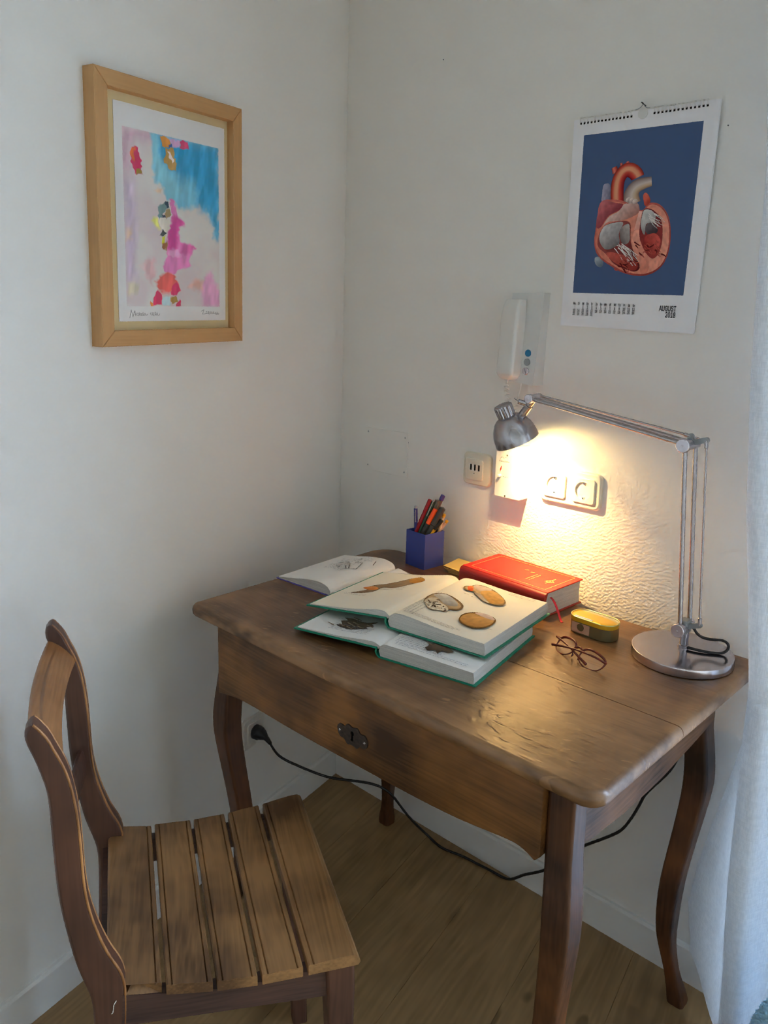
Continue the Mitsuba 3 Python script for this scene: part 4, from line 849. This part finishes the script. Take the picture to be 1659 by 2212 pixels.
def atlas(key, N0, a, b, L, WR, WL, T_, z0, ztip, slope, right, left, label, group=None, hp=1.0):
    B = Book(key, [*N0, z0], a, b, L)
    tag(key, label, 'book', group)
    c = .0028
    # boards
    B.solid('back_board', [(-.002, 0), (WR+.004, 0), (WR+.004, c), (-.002, c)], 'm_green_cover', -.003, L+.003)
    zt = ztip-z0; zs = T_*slope
    d = unit([-WL, zt-zs]); nn = np.array([-d[1], d[0]])*-1
    p0, p1 = np.array([-.006, zs]), np.array([-WL-.004, zt])
    n2 = np.array([d[1], -d[0]]); n2 = n2 if n2[1] > 0 else -n2
    B.solid('front_board', [p1, p0, p0+n2*c, p1+n2*c], 'm_green_cover', -.003, L+.003)
    arc = spline([(-.001, .0002), (-.008, T_*.25), (-.0095, T_*.5), (-.006, zs+.001)], 14); th = .0016
    B.solid('spine', np.vstack([arc, (arc+[th, .0006])[::-1]]), 'm_green_cover', -.003, L+.003)
    # page blocks
    rp = spline([(-.0005, T_*.80), (.003, T_*.90), (.010, T_*(1+.07*hp)), (.026, T_*(1+.17*hp)), (.055, T_*(1+.13*hp)), (.095, T_*(.96+.05*hp)), (.14, T_*.91), (WR-.002, T_*.86)], 48)
    blk = np.vstack([[(.001, c), (-.003, T_*.45)], rp, [(WR, T_*.5), (WR-.001, c)]])
    B.solid('page_block', blk, 'm_page_edge', 0, L, label='thick block of pages')
    base = lambda w: (p0+n2*c)[1]+((p1+n2*c)[1]-(p0+n2*c)[1])*(abs(w)-.006)/(WL-.002)
    lw = np.linspace(0, WL-.003, 40); hump = np.interp(lw, [0, .003, .009, .018, .032, .055, .09, .14, WL], [T_*.80-base(0), *[h*(.6+.4*hp) for h in (.0052, .0098, .0120, .0118, .0088, .0050)], .0024, .0016])
    lp = np.c_[-lw, [base(w)+h for w, h in zip(lw, hump)]]; lp[0] = (0, T_*.80)
    B.solid('page_block', np.vstack([lp, [(-WL+.003, base(WL-.003)+.0003), (-.010, base(.010)+.0003), (-.004, T_*.6)]]), 'm_page_edge', 0, L, label='thin block of pages')
    off = .0003
    for nm, prof, lb in (('page', rp, 'right open page'), ('page', lp, 'left open page')):
        top_ = np.array([[B.pt(w, l, z+off) for w, z in prof] for l in np.linspace(0, L, 3)])
        m = loft(top_, cap=False, close=False)
        if m.face_normals[:, 2].sum() < 0: m.invert()
        add(f'{key}__page', m, 'm_page' if key == 'open_atlas' else 'm_page_cool', smooth=True, label=lb)
    B.printed('page_print', right, rp+[0, off], 1, label='anatomical drawings and text on the right page')
    B.printed('page_print', left, lp+[0, off], -1, label='anatomical drawings and text on the left page')
    return B
BR, LT = (104, 84, 62), (176, 156, 128)
def lab(c, seed, n, R=.16, col=(150, 144, 132)):
    """caption lines beside a drawing"""
    r = np.random.default_rng(seed); o = []
    for i in range(n):
        x, y = c[0]+r.uniform(-R, R), c[1]+r.uniform(-R, R); o += lines(x, x+.10, y, y, 1, seed+i, col)
    return o
skull_marks = []
r9 = np.random.default_rng(9); c9 = np.array(UV['UR_sk1d']).mean(0); f9 = Polygon(UV['UR_sk1d'])
for i in range(40):
    q = c9+r9.normal(0, 1, 2)*[.09, .05]
    if not f9.contains(Point(q)): continue
    a = r9.random()*6.3; e = np.array([[math.cos(a), math.sin(a)], [-math.sin(a), math.cos(a)]]); s = [.030, .008] if i % 2 else [.020, .012]
    pts = [tuple(q+np.array([s[0]*math.cos(t), s[1]*math.sin(t)])@e*[.9, .75]) for t in np.linspace(0, 5.5, 8)]
    c = [(52, 42, 34), (238, 232, 214), (96, 80, 62)][i % 3]; skull_marks.append((pts, c, c, (1, 0)))
right = vlines(.06, .12, .10, .52, 3, 2)+vlines(.16, .2, .06, .3, 2, 4)+lines(.1, .7, .055, .085, 3, 3)+lines(.62, .9, .93, .96, 2, 5)+lab((.33, .72), 7, 6, .10)+lab((.75, .25), 8, 4, .09)
right += ov('UR_sk1', (116, 94, 66), (150, 126, 92), (196, 172, 134), (0, 1))+[ (sp('UR_sk1g'), (150, 146, 136), (204, 202, 194), (-.3, 1)), (sp('UR_sk1d'), (196, 182, 156), (226, 214, 188), (1, 0))]+skull_marks
right += ov('UR_sk2', (132, 108, 74), (160, 134, 94), (196, 168, 128), (-1, .2), .007)+[ (sp('UR_sk2p'), (196, 172, 152), (222, 204, 188), (0, 1)), (sp('UR_sk2o'), (186, 138, 76), (208, 166, 104), (0, 1)), (sp('UR_sk2g'), (140, 128, 110), (206, 198, 184), (1, 0)), (sp('UR_sk2r'), (196, 70, 34), (236, 140, 90), (0, 1))]
right += ov('UR_sk3', (112, 84, 46), (140, 104, 58), (160, 118, 64), (0, 1), .007)+[ (sp('UR_sk3o'), (180, 130, 72), (206, 160, 98), (0, 1)), (sp('UR_sk3p'), (206, 176, 156), (226, 204, 188), (0, 1))]
left = ov('UL_bone', (112, 92, 70), (138, 116, 92), (172, 146, 112), (0, 1), .007)+[ (sp('UL_tip'), (176, 122, 56), (200, 150, 84), (0, 1)), (sp('UL_orange'), (196, 116, 52), (222, 156, 96), (0, 1))]+lab((.45, .62), 3, 8, .13)+lines(.62, .9, .33, .35, 2, 6)
# lower volume first, it lies on the desk
lright = lines(.08, .62, .10, .22, 6, 21, (150, 152, 158))+lines(.12, .9, .05, .07, 2, 22, (150, 152, 158))+lines(.25, .4, .33, .40, 3, 23, (140, 142, 148))+[([tuple(x) for x in UV['LR_v']], (74, 60, 50), (140, 118, 96), (0, 1))]
lleft = [([tuple(x) for x in UV['LL_v']], (66, 56, 48), (120, 104, 86), (0, 1))]+lines(.25, .72, .10, .2, 5, 31, (150, 152, 158))+lab((.55, .48), 33, 9, .2, (150, 152, 158))
r4 = np.random.default_rng(4); cv = np.array(UV['LL_v']).mean(0)
for i in range(10):
    a = cv+r4.normal(0, 1, 2)*[.08, .05]; b = a+np.array([.10, .03])*r4.choice([-1, 1]); w_ = .006
    lleft.append(([(a[0], a[1]-w_), (b[0], b[1]-w_), (b[0], b[1]+w_), (a[0], a[1]+w_)], (120, 104, 84), (164, 146, 120), (0, 1)))
atlas('open_atlas_001', (.6822, -.5477), (-.1843, .9829), (.9829, .1843), .2572, .192, .196, .0270, DZ, DZ+.0068, .62, lright, lleft, 'open green-covered anatomy atlas lying flat on the desk, beneath the other atlas', hp=.12)
atlas('open_atlas', (.6491, -.4886), (-.1269, .9919), (.9919, .1269), .2586, .2075, .203, .0290, DZ+.0308, DZ+.0236, .60, right, left, 'open green-covered anatomy atlas with skull drawings, lying on top of another atlas')
# notebook
NB_ = Book('open_notebook', [.3935, -.4030, DZ], (-.0560, .9984), (.9984, .0560), .226)
tag('open_notebook', 'open notebook with handwritten pages and purple cover, at the left of the desk', 'notebook')
NB_.solid('cover', [(-.172, 0), (.150, 0), (.150, .0022), (.004, .0022), (-.004, .0022), (-.172, .0022)], 'm_purple_cover', -.002, .228)
nl = spline([(0, .004), (-.002, .012), (-.008, .0185), (-.024, .0235), (-.05, .0240), (-.09, .0185), (-.13, .0105), (-.168, .0048)], 44)
NB_.solid('page_block', np.vstack([[(0, .0024)], nl, [(-.166, .0024)]]), 'm_page_edge', 0, .226, label='thick block of pages')
nr = spline([(0, .004), (.003, .0090), (.010, .0115), (.024, .0095), (.040, .0056), (.055, .0042), (.09, .0034), (.146, .0032)], 30)
NB_.solid('page_block', np.vstack([[(0, .0024)], nr, [(.146, .0024)]])[::-1], 'm_page_edge', 0, .226, label='thin block of pages')
for prof, lb in ((nl, 'left open page'), (nr, 'right open page')):
    m = loft(np.array([[NB_.pt(w, l, z+.0003) for w, z in prof] for l in np.linspace(0, .226, 3)]), cap=False, close=False)
    if m.face_normals[:, 2].sum() < 0: m.invert()
    add('open_notebook__page', m, 'm_page_cool', smooth=True, label=lb)
scr = []; r8 = np.random.default_rng(8)
def stroke(p, q, w=.004, c=(84, 80, 82)):
    p, q = np.array(p), np.array(q); d = unit(q-p); n_ = np.array([-d[1], d[0]])*w; scr.append(([tuple(p-n_), tuple(q-n_), tuple(q+n_), tuple(p+n_)], c, c, (0, 1)))
for i in range(13):                                                                # rows of scribbled words and a sketch
    y = .93-.045*i; x = r8.uniform(.25, .45)
    for k in range(r8.integers(5, 14)):
        p = np.array([x+k*.026, y+r8.normal(0, .008)]); stroke(p, p+[.020, r8.normal(0, .012)], .0022, (120, 116, 116))
for p, q in (((.18, .52), (.30, .72)), ((.30, .72), (.42, .70)), ((.18, .52), (.36, .45)), ((.40, .60), (.30, .50)), ((.20, .85), (.13, .74)), ((.45, .84), (.52, .84)), ((.58, .64), (.66, .64)), ((.42, .55), (.30, .46))): stroke(p, q, .0045, (66, 62, 66))
for cx_, cy_ in ((.50, .50), (.46, .48), (.54, .52)):
    for t in range(8): stroke((cx_+.014*math.cos(t*.8), cy_+.016*math.sin(t*.8)), (cx_+.014*math.cos(t*.8+.8), cy_+.016*math.sin(t*.8+.8)), .0025)
for i in range(60):
    p = np.array([r8.uniform(.3, .75), r8.uniform(.5, .8)]); stroke(p, p+r8.normal(0, .03, 2), .0022, (110, 106, 108))
NB_.printed('handwriting', scr, nl+[0, .0003], -1, label='grey handwriting and sketches')

# red book
tag('red_book', 'thick closed red hardback book with gold lettering, against the wall under the lamp', 'book')
mat('m_red_cover', (202, 26, 8), .38); mat('m_red_spine', (140, 24, 20), .42); mat('m_gold', (222, 172, 92), .35, metal=.4); mat('m_ribbon', (170, 20, 40), .5)
rb0 = np.array([.5550, -.1480, DZ]); rbx, rby = unit([.2330, -.0115, 0]), unit([.0115, .2330, 0]); RM = frame(rb0, rbx, rby, [0, 0, 1])
RL, RW, RT = .2330, .138, .055
add('red_book__back_board', xf(rbox([0, .002, 0], [RL, RW, .003], .0008), RM), 'm_red_spine')
add('red_book__front_board', xf(rbox([0, .004, RT-.003], [RL, RW, RT], .0008), RM), 'm_red_cover')
spn = spline([(.006, .0005), (-.004, .006), (-.0065, RT*.5), (-.004, RT-.006), (.006, RT-.0005)], 24)
spi = spn+np.c_[np.full(24, .0022), np.zeros(24)]
Sx = np.vstack([spn, spi[::-1]])
add('red_book__spine', xf(loft([[(l, a, b) for a, b in Sx] for l in (0, RL)]), RM), 'm_red_spine', smooth=40, label='dark red rounded spine')
add('red_book__page_block', xf(loft([[(l, a, b) for a, b in np.vstack([spline([(.008, .003), (.001, RT*.3), (.001, RT*.7), (.008, RT-.003)], 12), [(RW-.004, RT-.003), (RW-.0065, RT*.5), (RW-.004, .003)]])] for l in (.004, RL-.004)]), RM), 'm_page_edge')
gp = []
zt = RT+.00005
fr_ = sbox(.016, .016, RL-.014, RW-.010).difference(sbox(.0172, .0172, RL-.0152, RW-.0112)); gp.append(xf(extr(fr_, .00012, zt), RM))
for (a, b, c, d) in ((.150, .040, .1515, .085), (.158, .040, .1595, .085)): gp.append(xf(extr(sbox(a, b, c, d), .00012, zt), RM))
for (a, b) in ((.112, .090), (.130, .086)): gp.append(xf(extr(affinity.rotate(sbox(a, b, a+.010, b+.0022), 35), .00012, zt), RM))
from shapely.geometry import LineString
for ls in ([(.196, .050), (.196, .088)], [(.188, .060), (.206, .066)]): gp.append(xf(extr(LineString(ls).buffer(.0014), .00012, zt), RM))
gp.append(xf(extr(Point(.196, .066).buffer(.0085).difference(Point(.196, .066).buffer(.0062)), .00012, zt), RM))
add('red_book__gold_stamping', J(*gp), 'm_gold', kind='stuff', label='gold border and emblem on the cover')
st_ = meshkit.text_mesh('Uma     Vida', .012, .0003, False); st_.vertices[:, 0] -= st_.bounds[0, 0]
st_ = xf(xf(st_, frame([.094, -.0067, .024], [1, 0, 0], [0, 0, 1], [0, -1, 0])), RM)
add('red_book__spine_lettering', st_, 'm_gold', kind='stuff', label='gold letters on the spine')
rp_ = spline([(.786, -.138, .808), (.793, -.141, .806), (.803, -.1425, .795), (.814, -.146, .778), (.822, -.150, .7690), (.826, -.153, .7684)], 30)
rw_ = np.array([.0010, .0026, 0]); add('red_book__ribbon', loft([[q-rw_, q+rw_, q+rw_+[0, 0, .0005], q-rw_+[0, 0, .0005]] for q in rp_]), 'm_ribbon', smooth=30, label='crimson ribbon bookmark')
# yellowish pad behind it
tag('note_pad', 'small yellowish note pad half hidden behind the red book', 'note pad')
matte('m_pad', (232, 196, 120)); matte('m_pad_edge', proc(lambda p, n, uv: mix(C(150, 118, 66), C(226, 190, 120), smoothstep(.3, .7, noise(p.x*20, p.y*20, p.z*1900)))))
pq = np.array([(.4560, -.0870), (.5520, -.0900), (.5480, -.0130), (.4420, -.0100)]); pc = pq.mean(0)
add('note_pad__sheets', loft([np.c_[pc+(pq-pc)*k+[sh, 0], np.full(4, DZ+z)] for z, k, sh in ((0, .90, .008), (.005, .93, .006), (.009, .98, .001), (.0125, 1.0, 0))]), 'm_pad_edge')
g2 = []
cov = [[np.r_[(pq[0]*(1-s)+pq[1]*s)*(1-t)+(pq[3]*(1-s)+pq[2]*s)*t, DZ+.0132+.0022*(1-s)**2*(1-t)] for s in np.linspace(-.01, 1, 8)] for t in np.linspace(-.01, 1, 8)]
m = loft(np.array(cov), cap=False, close=False)
if m.face_normals[:, 2].sum() < 0: m.invert()
add('note_pad__top_sheet', m, 'm_pad', smooth=True)

# ------------------------------------------------------------------ pen box and pens
tag('pen_box', 'square blue pen box in the back corner of the desk, full of pens', 'pen box')
mat('m_blue_box', (52, 68, 142), .5); matte('m_box_in', (40, 40, 70))
bx0 = np.array([.4180, -.1155, DZ]); e1, e2 = unit([.0065, .0745, 0]), unit([-.0640, .0120, 0]); e2 = unit(e2-e1*(e2@e1)); BS, BH, bw = .0665, .0885, .0022
BM = frame(bx0, e1, e2, [0, 0, 1])
add('pen_box__wall', xf(rbox([0, 0, 0], [BS, bw, BH], .0007), BM), 'm_blue_box'); add('pen_box__wall', xf(rbox([0, BS-bw, 0], [BS, BS, BH], .0007), BM), 'm_blue_box')
add('pen_box__wall', xf(rbox([0, bw, 0], [bw, BS-bw, BH], .0005), BM), 'm_blue_box'); add('pen_box__wall', xf(rbox([BS-bw, bw, 0], [BS, BS-bw, BH], .0005), BM), 'm_blue_box')
add('pen_box__bottom', xf(rbox([bw, bw, 0], [BS-bw, BS-bw, .003], .0004), BM), 'm_box_in')
mat('m_pen_red', (150, 26, 34), .3); mat('m_pen_green', (44, 74, 58), .35); mat('m_pen_smoke', (92, 84, 74), .25); mat('m_pen_orange', (240, 84, 28), .35); mat('m_pen_dark', (50, 52, 50), .35); mat('m_pen_navy', (40, 44, 110), .3)
mat('m_pen_purple', (72, 60, 130), .35); mat('m_pen_cream', (226, 196, 160), .4); mat('m_pen_yellow', (220, 160, 30), .4); mat('m_pen_pink', (214, 172, 150), .4); mat('m_pen_silver', (170, 172, 176), .3, metal=.5)
def pen(key, p_in, tip, segs, label, cat='pen', clip=None):
    """segs: (part, distance from the top, length, radius, radius2, material); p_in sits in the box, tip is the visible end"""
    p_in, tip = np.array(p_in, float), np.array(tip, float); d = unit(p_in-tip)
    tag(key, label, cat)
    for part, s, l, r0, r1, m in segs:
        l = min(l, np.linalg.norm(p_in-tip)-s); a, b = tip+d*s, tip+d*(s+l); c = min(.0008, l*.3)
        add(f'{key}__{part}', tube([a, a+d*c, b-d*c, b], [r0*.75, r0, r1, r1*.8], 16), m, smooth=40)
    if clip:
        s, l, m = clip; x = unit(np.cross(d, [.84, -1.44, 0])); x = np.cross(d, x); x = x if x[1] < 0 else -x
        a = tip+d*s+x*.0052; b = tip+d*(s+l)+x*.0056
        add(f'{key}__clip', tube([a-x*.003, a, b, b-x*.0012], [.0010, .0011, .0010, .0008], 8), m, smooth=40)

def ext(a, b, z):
    a, b = np.array(a), np.array(b); return b+(b-a)*(z-b[2])/(b[2]-a[2])
def penpts(tip, entry, z, dx=0, dy=0): 
    o = np.array([dx, dy, 0]); return ext(tip, entry, z)+o, np.array(tip)+o
pen('ballpoint_pen', *penpts((.3650, -.0985, .9165), (.3670, -.0965, .8585), .785, .001, .004), [('button', 0, .007, .0030, .0030, 'm_pen_silver'), ('barrel', .007, .10, .0046, .0046, 'm_pen_navy')], 'slim dark blue ballpoint pen standing upright at the left edge of the pen box', clip=(.010, .030, 'm_pen_silver'))
pen('ballpoint_pen_001', *penpts((.3935, -.0755, .9340), (.3708, -.0940, .8587), .830, .001, .002), [('barrel', 0, .035, .0052, .0052, 'm_pen_red'), ('grip', .035, .08, .0050, .0046, 'm_pen_red')], 'dark red pen leaning right in the pen box', clip=(.002, .036, 'm_pen_red'))
pen('ballpoint_pen_002', *penpts((.4022, -.0680, .9345), (.3785, -.0880, .8543), .815), [('button', 0, .006, .0028, .0028, 'm_pen_silver'), ('barrel', .006, .09, .0046, .0046, 'm_pen_green')], 'dark green pen with silver clip, right of the dark red pen', clip=(.004, .040, 'm_pen_silver'))
pen('marker_pen', *penpts((.4030, -.0550, .9320), (.3840, -.0710, .8557), .800, .0026, -.003), [('cap', 0, .045, .0066, .0066, 'm_pen_smoke'), ('barrel', .045, .08, .0060, .0060, 'm_pen_dark')], 'smoky brown capped marker in the middle of the pen box', 'marker')
pen('ballpoint_pen_003', *penpts((.4120, -.0450, .9425), (.3940, -.0600, .8808), .800, -.0033, .0037), [('cap', 0, .014, .0058, .0056, 'm_pen_purple'), ('barrel', .014, .11, .0050, .0048, 'm_pen_smoke')], 'clear pen with a purple cap, tallest in the pen box')
pen('highlighter_pen', *penpts((.4120, -.0760, .9130), (.3895, -.0940, .8500), .832, 0, .003), [('cap', 0, .042, .0058, .0062, 'm_pen_orange'), ('barrel', .042, .05, .0064, .0064, 'm_pen_dark')], 'bright orange capped highlighter in the pen box', 'highlighter', clip=(.002, .034, 'm_pen_orange'))
pen('marker_pen_001', *penpts((.4250, -.0640, .9180), (.3995, -.0830, .8529), .815, .0025, 0), [('cap', 0, .05, .0080, .0086, 'm_pen_dark'), ('barrel', .05, .06, .0082, .0078, 'm_pen_dark')], 'fat dark marker in front of the orange highlighter', 'marker')
pen('paintbrush', *penpts((.4235, -.0500, .8990), (.4150, -.0570, .8554), .785, -.002, 0), [('ferrule', 0, .009, .0044, .0042, 'm_pen_yellow'), ('barrel', .009, .10, .0036, .0036, 'm_pen_cream')], 'cream pencil with a yellow end, standing behind the black pen in the pen box', 'pencil')
pen('ballpoint_pen_004', *penpts((.4270, -.0650, .8880), (.4090, -.0780, .8565), .838, .0015, -.0020), [('cap', 0, .030, .0052, .0056, 'm_black'), ('barrel', .030, .05, .0050, .0050, 'm_pen_yellow')], 'black pen leaning at the front right of the pen box')
pen('pencil', *penpts((.4270, -.0390, .8820), (.4120, -.0510, .8528), .80, -.002, -.002), [('tip', 0, .008, .0040, .0040, 'm_pen_yellow'), ('barrel', .008, .08, .0038, .0038, 'm_pen_pink')], 'pink pencil with an orange end, lowest at the right of the pen box', 'pencil')

# ------------------------------------------------------------------ tin
tag('tin_box', 'small oval metal tin with a yellow lid, beside the lamp base', 'tin')
TM = frame([.9010, -.1560, DZ], unit([.9985, -.035, 0]), unit([.035, .9985, 0]), [0, 0, 1])
mat('m_tin_lid', proc(lambda p, n, uv: mix(C(226, 178, 40), C(206, 196, 150), smoothstep(-.148, -.140, p.y+(p.x-.9)*.10+(noise(p.x*40, p.y*90, 1.)-.5)*.010))), .22, metal=.35)
mat('m_tin_body', proc(lambda p, n, uv: mix(C(104, 96, 66), C(150, 112, 62), smoothstep(.45, .55, noise(p.x*45, p.z*22, p.y*10)))), .38, metal=.3)
mat('m_tin_rim', (206, 196, 120), .3, metal=.6); mat('m_tin_label', (190, 150, 124), .45)
add('tin_box__body', xf(pillow(.0985, .0520, .024, [(0, .003), (.001, .001), (.003, 0), (.030, 0), (.031, .0012)]), TM), 'm_tin_body', smooth=35)
add('tin_box__lid', xf(pillow(.1000, .0535, .0248, [(.0255, .0006), (.0262, 0), (.0345, 0), (.0352, .0008), (.0352, .0020), (.0338, .0026), (.0334, .0040), (.0345, .0080), (.0350, .0140)]), TM), 'm_tin_lid', smooth=30)
add('tin_box__lid__rim', xf(loft([np.c_[ring(rrect(.1000-2*i, .0535-2*i, .0248-i, 8)), np.full(len(ring(rrect(.1, .0535, .0248, 8))), z)] for z, i in ((.0340, -.0006), (.0352, -.0002), (.0358, .0008), (.0352, .0018), (.0340, .0014), (.0340, -.0006))], cap=False), TM), 'm_tin_rim', smooth=40)
lbl = xf(rbox([-.036, -.0268, .004], [.004, -.0262, .024], .0002), TM)
add('tin_box__label', lbl, 'm_tin_label', label='pinkish printed label')
add('tin_box__label__emblem', xf(drum([-.016, -.0267, .016], [-.016, -.0270, .016], .0078, .0001, 28), TM), 'm_tin_body')
add('tin_box__lid__sticker', xf(rbox([-.034, -.0235, .0348], [.006, -.0175, .0354], .0002), TM), 'm_white_paint', label='white strip on the lid')

# ------------------------------------------------------------------ glasses
tag('eyeglasses', 'folded brown tortoiseshell eyeglasses lying on the desk between the atlases and the lamp', 'glasses')
mat('m_tortoise', proc(lambda p, n, uv: mix(C(44, 14, 10), C(124, 44, 26), fbm(p.x*130, p.y*130, p.z*130))), .22)
ga, gb = np.array([.8740, -.2790]), np.array([.9930, -.3170]); gx = unit(gb-ga); gy = np.array([-gx[1], gx[0]])
gl = np.linalg.norm(gb-ga); lean_ = unit(np.array([gy[0]*.72, gy[1]*.72, .69]))
GO = np.array([*(ga+gb)/2, DZ+.0018])
def GP(x, y, off=0.0):
    """x along the front, y up the lens, off behind it"""
    bk = np.cross(np.array([*gx, 0]), lean_); bow = -.010*(abs(x)/(gl/2))**2
    return GO+np.array([*gx, 0])*x+lean_*y+bk*(off+bow)
for sgn in (-1, 1):
    oval = [(sgn*(.009+.0), .019), (sgn*.012, .029), (sgn*.024, .0345), (sgn*.044, .0345), (sgn*.058, .030), (sgn*.0605, .021), (sgn*.056, .009), (sgn*.042, .0015), (sgn*.026, .0012), (sgn*.013, .008)]
    o2 = spline(oval, 72, True); p3 = np.array([GP(a, b) for a, b in o2]); p3 = np.vstack([p3, p3[:1]])
    rad = np.interp(np.r_[o2[:, 1], o2[0, 1]], [0, .015, .034], [.0011, .0013, .0024])
    k = add('eyeglasses__rim', tube(p3, rad, 8, cap=False), 'm_tortoise', smooth=True)
    lm = tri(Polygon(o2).buffer(-.0004), .012); lm.vertices = np.array([GP(a, b) for a, b, _ in lm.vertices])
    add('eyeglasses__lens', lm, 'm_glass')
add('eyeglasses__bridge', tube([GP(a, b) for a, b in spline([(-.0095, .0215), (-.005, .0265), (0, .0280), (.005, .0265), (.0095, .0215)], 16)], .0021, 8), 'm_tortoise', smooth=True)
for sgn in (-1, 1): add('eyeglasses__nose_pad', tube([GP(sgn*.0095, .014, -.001), GP(sgn*.0080, .010, -.004), GP(sgn*.0085, .006, -.004)], [.0010, .0018, .0012], 8), 'm_tortoise', smooth=True)
bkv = np.cross(np.array([*gx, 0]), lean_); sg_ = 1 if (bkv[1] < 0) else -1
for sgn, ofs in ((-1, .013), (1, .017)):
    e = gl/2-.002
    pts = [GP(sgn*e, .028), GP(sgn*(e+.002), .026, sg_*.006), GP(sgn*(e-.002), .0235, sg_*ofs), GP(sgn*(e-.03), .0195, sg_*(ofs+.001)), GP(0, .0135, sg_*(ofs+.002)), GP(-sgn*(e-.040), .0085, sg_*(ofs+.003)), GP(-sgn*(e-.016), .0030, sg_*(ofs+.004))]
    pts = [np.array([q[0], q[1], max(q[2], DZ+.0026)]) for q in pts]
    add('eyeglasses__temple', tube(spline(pts, 50), np.interp(np.linspace(0, 1, 50), [0, .1, .6, 1], [.0022, .0020, .0018, .0026]), 8), 'm_tortoise', smooth=True)
